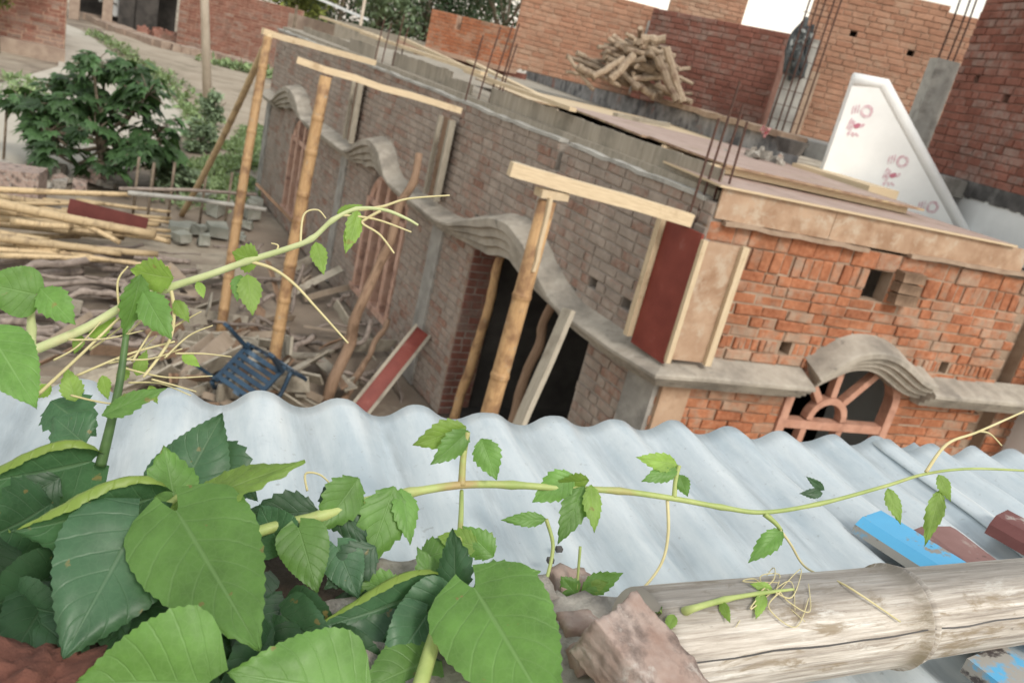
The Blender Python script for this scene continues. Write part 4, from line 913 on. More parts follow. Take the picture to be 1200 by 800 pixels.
b.tube([base, base+V((.03, 0, .7)), base+V((.0, .05, 1.4))], [.07, .06, .05], 8)
cxl = V((CR.x, CR.y, 0)).normalized()
heads = [(-1.0, .0, 1.0), (-.55, .3, 1.5), (-.15, -.1, 2.0), (.25, .2, 1.95), (.75, -.1, 1.75), (.45, .0, 1.3), (-.2, .1, 1.25), (.85, .1, 1.1), (.1, -.3, .95), (-.7, -.2, .75), (.65, -.2, .75), (-.35, .5, 1.8), (-1.15, .2, .6), (.75, .4, .6), (.2, .3, .6), (-1.3, .1, 1.0), (-1.0, .4, 1.35), (-.5, -.3, .45), (.4, -.4, .45), (.8, .0, .85), (-.6, .0, 1.15)]
for hx, hy, hz in heads:
    tp = base+cxl*hx*1.05+V((-cxl.y, cxl.x, 0))*hy*1.5+V((0, 0, hz)); b.tube(smooth_curve([base+V((0, 0, .5+hz*.2)), base.lerp(tp, .5)+V((0, 0, hz*.2)), tp], 4), [.03]*4+[.024]*4+[.018], 6)
    for k_ in range(24):
        a = rnd.uniform(0, 2*math.pi); el = rnd.uniform(-.3, 1.0); d = V((math.cos(a)*math.cos(el), math.sin(a)*math.cos(el), math.sin(el))); pl = rnd.uniform(.18, .42); o_ = tp+d*pl
        b.tube([tp, tp+d*pl*.6+V((0, 0, .02)), o_], [.009, .007, .006], 5)
        out = V((d.x+rnd.gauss(0, .3), d.y+rnd.gauss(0, .3), rnd.uniform(-.9, .25))).normalized(); palmate(lv, o_, out, (V((0, 0, 1))+d*.7+V((rnd.gauss(0, .35), rnd.gauss(0, .35), 0))).normalized(), rnd.uniform(.14, .36), rnd, rnd.choice((5, 6, 7)))
b.build('trunk', 'trunk_bark', pt, smooth=True); lv.build('crown', 'papaya_leaf', pt)
# shrubs and weeds
for i, (x, y, h, r_, mt, lab) in enumerate(((232, 178, .7, .42, 'foliage_bush', 'dusty green shrub between the papaya-like tree and the bamboo brace'), (246, 150, 1.0, .35, 'foliage_bush', 'upright dark shrub at the foot of the street pole'), (205, 222, .5, .5, 'foliage_bush', 'low shrub right of the papaya-like tree by the fence rail'))):
    q = atz(x, y, 0); tree('shrub', (q.x, q.y, 0), h, r_, mt, lab, 150+i, nl=1500, size=.13, cat='shrub', clumps=14, low=.15, group='shrubs by the track')
wd = MB(); rnd = random.Random(9)
def weedpatch(px, n, hh, size):
    P_ = [atz(x, y, 0) for x, y in px]
    for _ in range(n):
        t = rnd.random()*(len(P_)-1); i = int(t); q = P_[i].lerp(P_[min(i+1, len(P_)-1)], t-i); sp_ = px[i][2] if len(px[i]) > 2 else 1
        q = q+V((rnd.gauss(0, 1), rnd.gauss(0, 1), 0))*hh*1.4; 
        leafcards(wd, q+V((0, 0, hh*.3)), 9, hh*.6, size, rnd, (1.2, 1.2, .7), -.4)
P2 = [(112, 42), (140, 58), (170, 80), (200, 100), (222, 128), (232, 150)]; weedpatch(P2, 210, .24, .2)
weedpatch([(255, 78), (290, 84), (325, 92)], 60, .4, .3)
weedpatch([(225, 200), (262, 195), (290, 190), (300, 150)], 700, .13, .13)
weedpatch([(262, 175), (288, 170), (296, 158)], 380, .12, .12)
weedpatch([(215, 225), (255, 218), (292, 214)], 300, .12, .12)
weedpatch([(215, 240), (250, 235), (285, 225)], 60, .2, .13)
weedpatch([(0, 95), (30, 108), (0, 115)], 40, .3, .2)
tag(wd.build('weeds', 'weed'), 'low dusty weeds along the path and track', 'weeds', kind='stuff')

# ------------------------------------------------------------------ far roofs beyond the house
oh = thing('brick_hut', 'orange brick upper room with a notched top and shaded openings beyond the roof', 'house', tuple(at(550, 60, 21)))
A, B = at(497, 60, 21), at(600, 92, 20); A.z = B.z = 0; d = B-A; L = d.length; d /= L; n = V((d.y, -d.x, 0)); n = n if n.dot(-A) > 0 else -n
zl = 3.45
b = MB(); bricks(b, A+V((0, 0, zl)), d, n, L, .92, lambda z: [(L*.29, L*.35)] if z > .6 else [], rnd=random.Random(71), jit=.004); b.build('upper_wall', ['brick_orange', 'mortar_far'], oh)
b = MB(); b.beam(A+V((0, 0, zl-.04))+n*.25-d*.4, B+V((0, 0, zl-.04))+n*.25, .8, .1); b.build('ledge', 'mortar_far', oh)
b = MB(); b.box(A+d*L/2-n*.6+V((0, 0, 1.7)), L, .2, 3.4, d, n, up); b.build('back_wall', 'brick_dark', oh)
for t in (.0, .3, .62, .93):
    b = MB(); b.box(A+d*L*t+n*.1+V((0, 0, 1.65)), .28, .25, 3.3, d, n, up); b.build('pillar', 'mortar_far', oh)
b = MB(); b.box(A+d*L*.5+n*.3+V((0, 0, 1.35)), L, .12, 2.95, d, n, up); b.build('low_wall', 'plaster_pale', oh)
gw = MB(); A, B = at(395, 38, 27), at(500, 68, 25); A.z = B.z = 0; d = (B-A).normalized(); gw.beam(A+V((0, 0, 1.75)), B+V((0, 0, 1.75)), .25, 3.5); tag(gw.build('roof_wall', 'form_grey'), 'low grey plastered wall beyond the far end of the roof', 'wall')
gw = MB(); A, B = at(340, 25, 36), at(420, 38, 34); A.z = B.z = 0; gw.beam(A+V((0, 0, 1.6)), B+V((0, 0, 1.6)), .25, 3.2); tag(gw.build('roof_wall', 'mud'), 'brownish low wall at the far left end behind the roof', 'wall')
q = at(400, 10, 34); b = MB(); b.box(q, 2.3, 1.4, .1, V((.9, -.3, -.15)).normalized(), V((.3, .9, 0)).normalized(), V((.15, 0, 1)).normalized()); tag(b.build('roof_sheet', 'plaster_pale'), 'white metal sheet roof tilted beyond the far wall', 'roof sheet')
b = MB(); q = at(424, 20, 32); b.tube([V((q.x, q.y, 0)), V((q.x, q.y, 6))], .06, 8); tag(b.build('far_post', 'pole_concrete'), 'thin grey post before the trees beyond the roof', 'post')
b = MB(); q = at(345, 28, 30); b.tube([V((q.x, q.y, 0)), V((q.x, q.y, zover(346, 6, q)))], .05, 8); tag(b.build('far_post', 'trunk_bark'), 'thin dark post at the end of the boundary wall', 'post')

# ------------------------------------------------------------------ the timber heap on the ground
bp = []
for k_ in range(4):
    b = MB(); bamboo(b, (0, 0, 0), (0, 0, 3), .045, .034, .34, 10, .02); o = b.build('bamboo_pole', 'bamboo_dry', smooth=True, loc=(0, 0, 0)); o['len'] = 3.0; bp.append(o)
st_ = []
for k_ in range(5):
    rr = random.Random(200+k_); b = MB(); pts = smooth_curve([V((rr.uniform(-.04, .04), rr.uniform(-.04, .04), i*.3)) for i in range(8)], 3)
    b.tube(pts, [.03+rr.uniform(-.006, .006) for _ in pts], 8); o = b.build('stick', 'stick_grey', smooth=True, loc=(0, 0, 0)); o['len'] = 2.1; st_.append(o)
pk = []
for k_ in range(4):
    rr = random.Random(300+k_); b = MB(); b.beam((0, 0, 0), (0, 0, 1.2), rr.uniform(.08, .16), .022, V((0, 1, 0)), segs=4, jit=.006); o = b.build('scrap_board', ('wood_grey', 'wood_brown', 'wood_grey', 'cardboard')[k_], loc=(0, 0, 0)); o['len'] = 1.2; pk.append(o)
ub, us_, uk = set(), set(), set()
GB = 'bamboo poles in the timber heap'
for (x0, y0, x1, y1, z0, z1, s_, lab) in (
        (-30, 221, 153, 228, .62, .66, 1.0, 'topmost long pale bamboo at the far side of the timber heap'),
        (-30, 232, 182, 275, .60, .60, 1.5, 'thickest brownish bamboo lying across the upper part of the timber heap'),
        (-20, 236, 66, 252, .55, .55, 1.1, 'short bamboo tucked under the thickest one at the left'),
        (12, 259, 86, 266, .52, .5, 1.0, 'pale bamboo stub in the middle of the timber heap'),
        (-20, 276, 185, 298, .55, .5, 1.15, 'long jointed pale bamboo along the front of the bamboo layer'),
        (74, 254, 140, 284, .56, .46, .9, 'bamboo slanting down across the middle of the timber heap'),
        (132, 270, 200, 284, .5, .45, 1.0, 'pale bamboo end at the right of the timber heap'),
        (16, 286, 70, 294, .46, .45, .8, 'thin bamboo under the long jointed one')):
    place_copy(bp[len(ub) % 4], atz(x0, y0, z0), atz(x1, y1, z1), lab, 'bamboo pole', GB, ub, sr=s_, spin=random.uniform(0, 6))
rr = random.Random(88); BL = 'dry bamboo pole lying among others in the timber heap left of the house'
for i in range(34):
    y = rr.uniform(224, 300); x0 = rr.uniform(-60, 90); ln = rr.uniform(80, 200); sl = rr.gauss(.09, .05); z = rr.uniform(.1, .46)
    if x0+ln > 200: ln = 200-x0
    place_copy(bp[i % 4], atz(x0, y, z), atz(x0+ln, y+ln*sl, z+rr.uniform(-.05, .05)), BL, 'bamboo pole', GB, ub, sr=rr.uniform(.6, 1.1), spin=rr.uniform(0, 6))
SL = 'grey-brown weathered stick in the pile of sticks below the bamboo'
for i in range(64):
    y = rr.uniform(292, 408); x0 = rr.uniform(-70, 140); ln = rr.uniform(70, 190); sl = rr.gauss(.03, .09); z = rr.uniform(.05, .45)*(1-(y-292)/200)
    if x0+ln > 235: ln = max(50, 235-x0)
    place_copy(st_[i % 5], atz(x0, y, z), atz(x0+ln, y+ln*sl, z+rr.uniform(-.06, .06)), SL, 'stick', 'sticks in the pile below the bamboo', us_, sr=rr.choice((.35, .6, .8, 1, 1.3, 1.6)), spin=rr.uniform(0, 6))
KL = 'broken scrap board strewn between the stick pile and the house'
for i in range(110):
    x = rr.uniform(60, 345) if i % 3 else rr.uniform(190, 330); y = rr.uniform(340, 480) if x < 250 else rr.uniform(370, 470); z = rr.uniform(.03, .28); ln = rr.uniform(.25, 1.0); a = rr.uniform(-.9, 1.6); el = rr.gauss(0, .25)
    c = atz(x, y, z); d = V((math.cos(a)*math.cos(el), math.sin(a)*math.cos(el), math.sin(el)))
    place_copy(pk[i % 4], c-d*ln/2, c+d*ln/2, KL, 'board', 'scrap boards strewn on the ground', uk, sr=rr.uniform(.6, 1.3), spin=rr.choice((0, 1.2, 1.57, 1.8, 2.2)))
rr = random.Random(91)
for i in range(46):
    Y = rr.uniform(7.6, 12.5); X = rr.uniform(2.3, 3.8); ln = rr.uniform(.3, 1.1); a = rr.uniform(-.5, 2.2); el = rr.gauss(.1, .3)
    d = V((math.cos(a)*math.cos(el), math.sin(a)*math.cos(el), math.sin(el))); c = V((X-.1, Y, rr.uniform(.05, .22)))
    place_copy((pk+st_)[i % 9], c-d*ln/2, c+d*ln/2, 'scrap wood littered along the foot of the side wall', 'board', 'scrap wood along the side wall', uk if i % 9 < 4 else us_, sr=rr.uniform(.6, 1.2), spin=rr.uniform(0, 3))
for (x0, y0, z0, x1, y1, z1, s_, lab) in ((215, 445, .25, 268, 395, .45, 2.0, 'wide pale board propped on edge just left of the blue plastic'), (215, 470, .2, 232, 415, .3, 2.2, 'broad cardboard-coloured board lying in front of the scrap'), (196, 310, .45, 232, 350, .1, 1.4, 'dark board end sticking out of the right side of the heap')):
    place_copy(pk[3], atz(x0, y0, z0), atz(x1, y1, z1), lab, 'board', 'scrap boards strewn on the ground', uk, sr=s_, spin=.8)
# dark red board and pale slats behind the bamboo
b = MB(); A, B = atz(80, 243, .60), atz(172, 266, .52); b.beam(A, B, .035, .24, V((.2, .2, 1)), segs=1)
tag(b.build('red_board', 'maroon_board'), 'dark red shuttering board standing on edge behind the bamboo heap', 'board')
# clutter fence: two rails and dark posts with pale stones behind
fe = thing('rail_fence', 'low fence of grey rails and dark posts behind the bamboo heap', 'fence', tuple(atz(220, 246, 0)))
for (x0, y0, x1, y1, z, r_) in ((150, 226, 312, 246, .75, .035), (140, 221, 300, 228, .95, .025)):
    b = MB(); b.tube([atz(x0, y0, z), atz((x0+x1)/2, (y0+y1)/2-2, z), atz(x1, y1, z)], r_, 8); b.build('rail', 'concrete_light' if r_ > .03 else 'stick_grey', fe, smooth=True)
for x, y in ((155, 235), (172, 242), (196, 240), (233, 246), (262, 250), (178, 205), (4, 168)):
    q = atz(x, y+22, 0); b = MB(); b.tube([q, q+V((.02, 0, 1.0))], .022, 7); b.build('post', 'trunk_bark', fe, smooth=True)
rr = random.Random(17)
for i in range(16):
    x, y = rr.uniform(205, 300), rr.uniform(232, 285); q = atz(x, y, .05); s_ = rr.uniform(.1, .24); b = MB()
    b.box(q+V((0, 0, s_*.3)), s_*1.3, s_, s_*.8, V((math.cos(i), math.sin(i), 0)), V((-math.sin(i), math.cos(i), 0)), up, 0, .5, s_*.18)
    tag(b.build('stone', 'tarp'), 'greenish grey stone block in the row behind the rail fence', 'stone', 'stones behind the rail fence')
for i in range(22):
    x, y = rr.uniform(-5, 130), rr.uniform(200, 222); q = atz(x, y, .05); s_ = rr.uniform(.12, .25); b = MB()
    b.box(q+V((0, 0, s_*.4)), s_*1.2, s_, s_*.8, V((math.cos(i), math.sin(i), 0)), V((-math.sin(i), math.cos(i), 0)), up, 0, .5, s_*.18)
    tag(b.build('rubble_brick', 'old_brick' if i % 3 else 'rubble_mat'), 'broken brick or stone in the row between bamboo heap and papaya-like tree', 'brick', 'broken bricks behind the heap')
b = MB(); q = atz(8, 214, .3); b.box(q, .9, .6, .5, V((.95, -.2, 0)).normalized(), V((.2, .95, 0)).normalized(), up, 0, .5, .04); tag(b.build('brick_block', 'old_brick'), 'pinkish block of bricks behind the left end of the bamboo heap', 'bricks')
# blue plastic chair lying on its back
ch = thing('plastic_chair', 'broken dark blue plastic chair lying among the scrap at the foot of the bamboo prop', 'chair', tuple(atz(310, 450, 0)))
o_ = atz(282, 478, .10); ex = V((.62, .35, .6)).normalized(); ez = V((-.45, -.55, .75)).normalized(); ey = ez.cross(ex).normalized(); ez = ex.cross(ey)
def CP(a, b_, c): return o_+ex*a+ey*b_+ez*c
b = MB()
for i in range(6): b.beam(CP(.05+.07*i, -.2, .34), CP(.05+.07*i, .2, .34), .045, .015, ez)
b.beam(CP(.0, -.22, .33), CP(.45, -.22, .33), .04, .03, ez); b.beam(CP(.0, .22, .33), CP(.45, .22, .33), .04, .03, ez); b.build('seat', 'plastic_blue', ch)
b = MB()
for i in range(5): b.beam(CP(.46, -.16+.08*i, .36), CP(.62, -.18+.09*i, -.1), .035, .014, ex)
b.beam(CP(.46, -.22, .35), CP(.62, -.24, -.12), .045, .03, ex); b.beam(CP(.46, .22, .35), CP(.62, .24, -.12), .045, .03, ex); b.beam(CP(.62, -.25, -.12), CP(.62, .25, -.12), .07, .02, ex); b.build('backrest', 'plastic_blue', ch)
for (a, s_) in ((.02, -1), (.02, 1), (.43, -1), (.43, 1)):
    b = MB(); b.beam(CP(a, s_*.21, .33), CP(a-.1 if a < .2 else a-.06, s_*.27, .78), .06, .03, ex); b.build('leg', 'plastic_blue', ch)
for s_ in (-1, 1):
    b = MB(); b.tube(smooth_curve([CP(.5, s_*.24, .22), CP(.25, s_*.27, .1), CP(.0, s_*.26, .14), CP(-.02, s_*.23, .33)], 4), .022, 7); b.build('armrest', 'plastic_blue', ch, smooth=True)

# ------------------------------------------------------------------ corrugated sheet on the near lean-to
SE = V((.9878, -.1557, .0072)).normalized(); SG = V((-.102, .994, .026)); SG = (SG-SE*SG.dot(SE)).normalized(); SN = SE.cross(SG)
S0 = at(204, 459, .85)-SN*.009; PITCH = .0864
def sheet_pt(a, g_): return S0+SE*a+SG*g_
def shade_z(a): 
    x = math.cos(2*math.pi*a/PITCH); return .0092*(x*(1-.18*x*x)*1.15)
def corr_sheet(a0, a1, g0, g1, lift, name, label, seed, wave=.006):
    b = MB(); na = int((a1-a0)/PITCH*14); ng = 26; ids = []
    for j in range(ng+1):
        row = []; g_ = g0+(g1-g0)*j/ng
        for i in range(na+1):
            a = a0+(a1-a0)*i/na
            dent = wave*mnoise.noise(V((a*4+seed, g_*5, 0)))+.0022*mnoise.noise(V((a*16, g_*14+seed, 3)))
            e_ = 0
            if j == ng: e_ = .012*mnoise.noise(V((a*6+seed, 1, 0)))+.004*mnoise.noise(V((a*30, seed, 0))); dent += .004*mnoise.noise(V((a*22, 7, seed)))
            row.append(b.vert(sheet_pt(a, g_+e_)+SN*(shade_z(a)*(1+.15*mnoise.noise(V((a*5, seed, 2))))+dent+lift)))
        ids.append(row)
    for j in range(ng):
        for i in range(na):
            uv = [(a0+(a1-a0)*ii/na, g0+(g1-g0)*jj/ng) for ii, jj in ((i, j), (i+1, j), (i+1, j+1), (i, j+1))]
            b.face([ids[j][i], ids[j][i+1], ids[j+1][i+1], ids[j+1][i]], 0, uv)
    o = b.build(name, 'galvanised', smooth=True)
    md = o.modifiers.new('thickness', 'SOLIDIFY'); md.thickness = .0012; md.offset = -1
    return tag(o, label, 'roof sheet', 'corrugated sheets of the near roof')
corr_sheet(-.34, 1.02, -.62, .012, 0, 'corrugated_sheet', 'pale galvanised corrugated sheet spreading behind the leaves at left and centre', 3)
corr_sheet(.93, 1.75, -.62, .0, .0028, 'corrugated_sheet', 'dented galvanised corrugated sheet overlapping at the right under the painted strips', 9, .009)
# lean-to body under the sheet, so it rests on something
b = MB(); q0 = sheet_pt(-.3, -.16); q1 = sheet_pt(1.7, -.16); b.beam(q0-SN*.06, q1-SN*.06, .07, .07); tag(b.build('purlin', 'wood_brown'), 'wooden purlin hidden beneath the corrugated sheets', 'beam')
lw = MB(); A, B = sheet_pt(-.4, -.45), sheet_pt(1.8, -.45); A.z = B.z = 0; lw.beam(A+V((0, 0, 1.65)), B+V((0, 0, 1.65)), .23, 3.26); tag(lw.build('near_wall', 'mortar_tan'), 'plain brick wall carrying the near corrugated roof', 'wall')

# weathered bamboo on the sheet
def on_sheet(x, y, h=0):
    d = ray(x, y); t = ((S0+SN*h-EYE).dot(SN))/d.dot(SN); return EYE+d*t
BR = .039
A = on_sheet(750, 756, BR+.012); B = on_sheet(1230, 699, BR+.012); A2 = A
def uptint(d): return max(0, min(1, (d.z-.72)*3+mnoise.noise(d*4)*.25))
wb = MB(); L = (B-A2).length; nodeat = ((on_sheet(1052, 728, BR+.012)-A2).dot((B-A2)/L))
pts, rad = [], []
for t, k_ in sorted([(L*i/40, 1) for i in range(41)]+[(nodeat+dx, kk) for dx, kk in ((-.012, .985), (-.006, 1.01), (-.003, 1.07), (-.001, 1.05), (.001, .96), (.003, .97), (.006, 1.085), (.009, 1.07), (.0125, 1.0001))]):
    if k_ == 1 and abs(t-nodeat) < .013: continue
    pts.append(A2.lerp(B, t/L)); rad.append(BR*k_*(1.03 if t < nodeat else .965)*(1+.012*mnoise.noise(V((t*14, 0, 0)))))
MATS['bamboo_weathered'].node_tree.nodes['joint'].outputs[0].default_value = nodeat
wb.tube(pts, rad, 40, tf=uptint); bo = wb.build('bamboo_log', 'bamboo_weathered', smooth=True)
tag(bo, 'thick weathered silver-grey bamboo lying across the corrugated sheet', 'bamboo pole')
dB = (B-A2).normalized()
b = MB(); sideb = dB.cross(SN).normalized(); toc = (SN*.62-dB.cross(SN).normalized()*-0.0)
crk = []
for i in range(26):
    t = .03+.95*i/25; ang = -.42+.07*mnoise.noise(V((i*.35, 4, 0)))
    c_ = A2.lerp(B, t); nrm_ = (sideb*math.cos(ang)-SN*math.sin(ang))
    if nrm_.dot(EYE-c_) < 0: nrm_ = (-sideb*math.cos(ang)-SN*math.sin(ang))
    rl = BR*(1.03 if t*L < nodeat else .965)
    crk.append(c_+nrm_*rl*.992)
b.tube(crk, [.0009+.0006*mnoise.noise(V((i, 0, 9))) for i in range(26)], 5); b.build('crack', 'stain_black', bo)

def sheetD(x, y):
    if y < 470: return 9
    return (on_sheet(x, y, .012)-EYE).dot(CF)
# painted strips on the sheet
def bambooD(x, y):
    d = ray(x, y).normalized(); o = EYE-A2; dd = d-dB*d.dot(dB); oo = o-dB*o.dot(dB); a_, b_, c_ = dd.dot(dd), 2*dd.dot(oo), oo.dot(oo)-BR*BR*1.08
    q = b_*b_-4*a_*c_
    if q < 0 or (o+d*((-b_-math.sqrt(q))/(2*a_))).dot(dB) < -.004: return 9
    return (d*((-b_-math.sqrt(q))/(2*a_))).dot(CF)-.004
def strip_block(name, p_tl, p_tr, length, wd, ht, mat, mat2, label, h0=.012, taper=.62):
    A = on_sheet(*p_tl, h0); Bv = on_sheet(*p_tr, h0); c = (A+Bv)/2; ux = (Bv-A); wd = wd or ux.length; ux.normalize(); uy = SN.cross(ux).normalized()
    if uy.dot(EYE-c) < 0: uy = -uy
    b = MB(); sec = [(-.5, 0), (-.5*.94, ht*.55), (-.5*taper, ht), (.5*taper, ht), (.5*.94, ht*.55), (.5, 0)]
    n_ = 12; rings = []
    for j in range(n_+1):
        t = j/n_; rings.append([b.vert(c+ux*a*wd+uy*(length*t)+SN*(z+.0006*mnoise.noise(V((a*5, t*9, z*40))))) for a, z in sec])
    for j in range(n_):
        for i in range(5): b.face([rings[j][i], rings[j+1][i], rings[j+1][i+1], rings[j][i+1]], 0 if 1 <= i <= 4 else 1)
        b.face([rings[j][5], rings[j+1][5], rings[j+1][0], rings[j][0]], 1)
    b.face(rings[0], 1); b.face(rings[-1][::-1], 1)
    return tag(b.build(name, [mat, mat2]), label, 'tile', 'painted strips on the sheet')
strip_block('painted_tile', (982, 628), (1046, 604), .22, .068, .016, 'paint_blue', 'paint_blue_edge', 'sky-blue painted tile with chipped grey edges next to the bamboo')
strip_block('painted_tile', (1056, 626), (1128, 624), .17, .075, .010, 'paint_brown', 'paint_brown', 'flat dusty brown tile between the blue and the maroon ones')
strip_block('painted_tile', (1142, 630), (1186, 607), .17, .06, .022, 'paint_maroon', 'paint_maroon', 'dark maroon tile with worn white flecks at the right edge')
# bits below the bamboo at the bottom right
b = MB(); A, B = on_sheet(1150, 770, .02), on_sheet(1230, 830, .02); b.beam(A, B, .06, .015, SN); tag(b.build('painted_tile', 'paint_blue_edge'), 'worn blue-grey tile poking out below the bamboo at the bottom right', 'tile', 'painted strips on the sheet')

# old bricks, rubble
def lump(name, c, ax, ay, az, sx, sy, sz, mat, label, cat, seed, rough=.006, sub=10, group=None):
    b = MB(); c = V(c); rnd = random.Random(seed)
    def P_(x, y, z):
        k_ = (abs(x)**4+abs(y)**4+abs(z)**4)**.25; k2 = max(abs(x), abs(y), abs(z)); x, y, z = (v*(.82+.18*(k2/k_ if k_ else 1)) for v in (x, y, z))
        p = ax*x*sx/2+ay*y*sy/2+az*z*sz/2; q = p*30+V((seed, seed, 0)); d = rough*(mnoise.noise(q)+.6*mnoise.noise(q*2.7)+.45*mnoise.noise(q*6)+.3*mnoise.noise(q*13))
        return c+p+p.normalized()*d
    n_ = sub; cache = {}
    def vid(x, y, z):
        key = (round(x, 4), round(y, 4), round(z, 4))
        if key not in cache: cache[key] = b.vert(P_(x, y, z))
        return cache[key]
    for f in range(6):
        for i in range(n_):
            for j in range(n_):
                q = []
                for di, dj in ((0, 0), (1, 0), (1, 1), (0, 1)):
                    u_, v_ = -1+2*(i+di)/n_, -1+2*(j+dj)/n_
                    q.append(vid(*((1, u_, v_), (-1, v_, u_), (v_, 1, u_), (u_, -1, v_), (u_, v_, 1), (v_, u_, -1))[f]))
                b.face(q)
    return tag(b.build(name, mat, smooth=True), label, cat, group)
A = on_sheet(726, 752, .085); B = on_sheet(818, 866, .06); ax = (B-A).normalized(); ay = SN.cross(ax).normalized(); az = ax.cross(ay)
lump('old_brick', (A+B)/2, ax, ay, az, (B-A).length+.035, .05, .036, 'old_brick', 'pale worn brick lying on its side at the near end of the weathered bamboo', 'brick', 3, .004, 30)
rr = random.Random(55)
lump('mortar_lump', on_sheet(585, 815, .01), SE, SG, SN, .26, .13, .07, 'rubble_mat', 'grey gritty mortar lump beneath the creeper at the bottom centre', 'mortar lump', 5, .014, 22)
lump('broken_brick', on_sheet(30, 822, .03), SE, SG, SN, .075, .05, .035, 'chip_brick', 'broken red brick at the bottom left corner under the leaves', 'brick', 9, .012, 16)
lump('soil_mound', on_sheet(130, 800, -.005), SE, SG, SN, .30, .24, .06, 'soil_dark', 'soil and brick crumbs on the near wall, near-black to paint the dark gaps under the creeper', 'soil', 12, .02, 26)  # near-black mound stands in for the shadowed depths behind the leaves
for i, (x, y, D, s_) in enumerate(((668, 690, .70, .022), (560, 728, .62, .03), (600, 735, .61, .026), (640, 760, .6, .03), (545, 765, .6, .02), (470, 690, .66, .03), (675, 735, .6, .018), (622, 700, .64, .024), (505, 705, .65, .022), (690, 780, .57, .02))):
    lump('pebble', on_sheet(x, y, s_*.3+.008) if i < 0 else at(x, y, min(D, sheetD(x, y)*.97)), SE, SG, SN, s_*1.4, s_*1.2, s_, 'rubble_mat' if i % 3 else 'old_brick', 'small gritty stone in the rubble beside the worn brick', 'stone', 60+i, .005, 6, 'stones in the near rubble')
for i, (x, y) in enumerate(((655, 643), (645, 656), (167, 470), (960, 752))):
    lump('grit', on_sheet(x, y, .01), SE, SG, SN, .006, .005, .004, 'stain_black', 'tiny dark crumb lying on the pale corrugated sheet', 'crumb', 80+i, .001, 4, 'crumbs on the sheet')

# ------------------------------------------------------------------ the creeper
def leaf(root, bx, by, tx, ty, wpx, D0, D1, mat='leaf_bright', roll=0., droop=.12, fold=.25, kind='ovate', seed=None, flip=False, tw=.0, curl=0):
    rnd = random.Random(seed if seed is not None else int(bx*31+by*17+tx))
    D0 = min(D0, bambooD(bx, by)); D1 = min(D1, bambooD(tx, ty)-.004)
    if root is cr: q_ = .955 if mat == 'leaf_shade' else .93; D0 = min(D0, sheetD(bx, by)*q_); D1 = min(D1, sheetD(tx, ty)*(q_-.02))
    A = at(bx, by, D0); B = at(tx, ty, D1); ax = B-A; L = ax.length; ax /= L
    mid = (A+B)/2; n = (EYE-mid).normalized(); n = (n-ax*n.dot(ax)).normalized(); sd_ = ax.cross(n)
    c, s_ = math.cos(roll), math.sin(roll); sd2 = sd_*c+n*s_; n2 = n*c-sd_*s_
    W = wpx*((D0+D1)/2)/FPX/max(.35, abs(c)); nu, nv = 34, 6
    tooth_ = .013 if kind == 'heart' else .0
    jag = kind == 'ovate'
    b = MB(); rows = []; ph = rnd.uniform(0, 6)
    for i in range(nu+1):
        u = i/nu
        pr_ = {'heart': ((0, .16), (.05, .62), (.12, .88), (.22, 1), (.36, .97), (.55, .78), (.75, .47), (.9, .19), (1, 0)),
               'ovate': ((0, .05), (.06, .38), (.15, .72), (.3, .98), (.42, 1), (.6, .80), (.8, .42), (.92, .16), (1, 0))}[kind]
        wv = [a_[1]+(b_[1]-a_[1])*(u-a_[0])/(b_[0]-a_[0]) for a_, b_ in zip(pr_, pr_[1:]) if a_[0] <= u <= b_[0]][0]
        wv = max(wv, .0)
        row = []
        for j in range(-nv, nv+1):
            v = j/nv; e = abs(v)
            ww = wv
            if e > .99 and 0 < i < nu: ww = wv+(.17*(((i % 5)/4)-.45)*min(1, wv*1.6) if jag else tooth_*((i % 2)*2-1)*(1 if wv > .2 else .4))
            back = -.13*L*(e**1.5)*(1-u)**3 if kind == 'heart' else 0
            x = ax*(u*L+back-(.008*L*e*(0 if i % 2 else 1)))
            z = fold*W*.5*e*wv*(1-.5*u)-droop*L*(u**2)+.018*L*math.sin(u*9+ph+e*3)*e-.10*W*e*e*wv
            z += .012*L*math.cos((u-.3*e)*2*math.pi*6.5)*(.25+e)*.5
            rot = tw*u
            lat = v*ww*W/2
            z += .035*W*mnoise.noise(V((u*2.2+ph*7, v*1.4, ph)))*min(1, u*4)
            if curl and v*curl > .55: k9 = e-.55; lat = math.copysign(.55+.1*math.sin(k9*7)-k9*.12, v)*ww*W/2; z += abs(curl)*k9*W*.28*min(1, wv*1.5)
            row.append(b.vert(A+x+sd2*(lat*math.cos(rot))+n2*(z+lat*math.sin(rot))))
        rows.append(row)
    for i in range(nu):
        for j in range(2*nv):
            q = [rows[i][j], rows[i][j+1], rows[i+1][j+1], rows[i+1][j]]
            uv = [((jj-nv)/nv, ii/nu) for ii, jj in ((i, j), (i, j+1), (i+1, j+1), (i+1, j))]
            if flip: q = q[::-1]; uv = uv[::-1]
            b.face(q, 0, uv)
    return b.build('leaf', mat, root, smooth=True)
def vine_tube(root, name, px, r, mat, n=9, knots=()):
    pts = smooth_curve([at(p[0], p[1], min(p[2], sheetD(p[0], p[1])*.96, bambooD(p[0], p[1]))) for p in px], 7); m_ = len(pts)
    rad = [(r[0]+(r[1]-r[0])*i/(m_-1)) for i in range(m_)]
    for k_ in knots:
        i = min(m_-1, k_*7)
        for d_, f_ in ((-1, 1.12), (0, 1.3), (1, 1.1)):
            if 0 <= i+d_ < m_: rad[i+d_] *= f_
    b = MB(); b.tube(pts, rad, n); return b.build(name, mat, root, smooth=True)

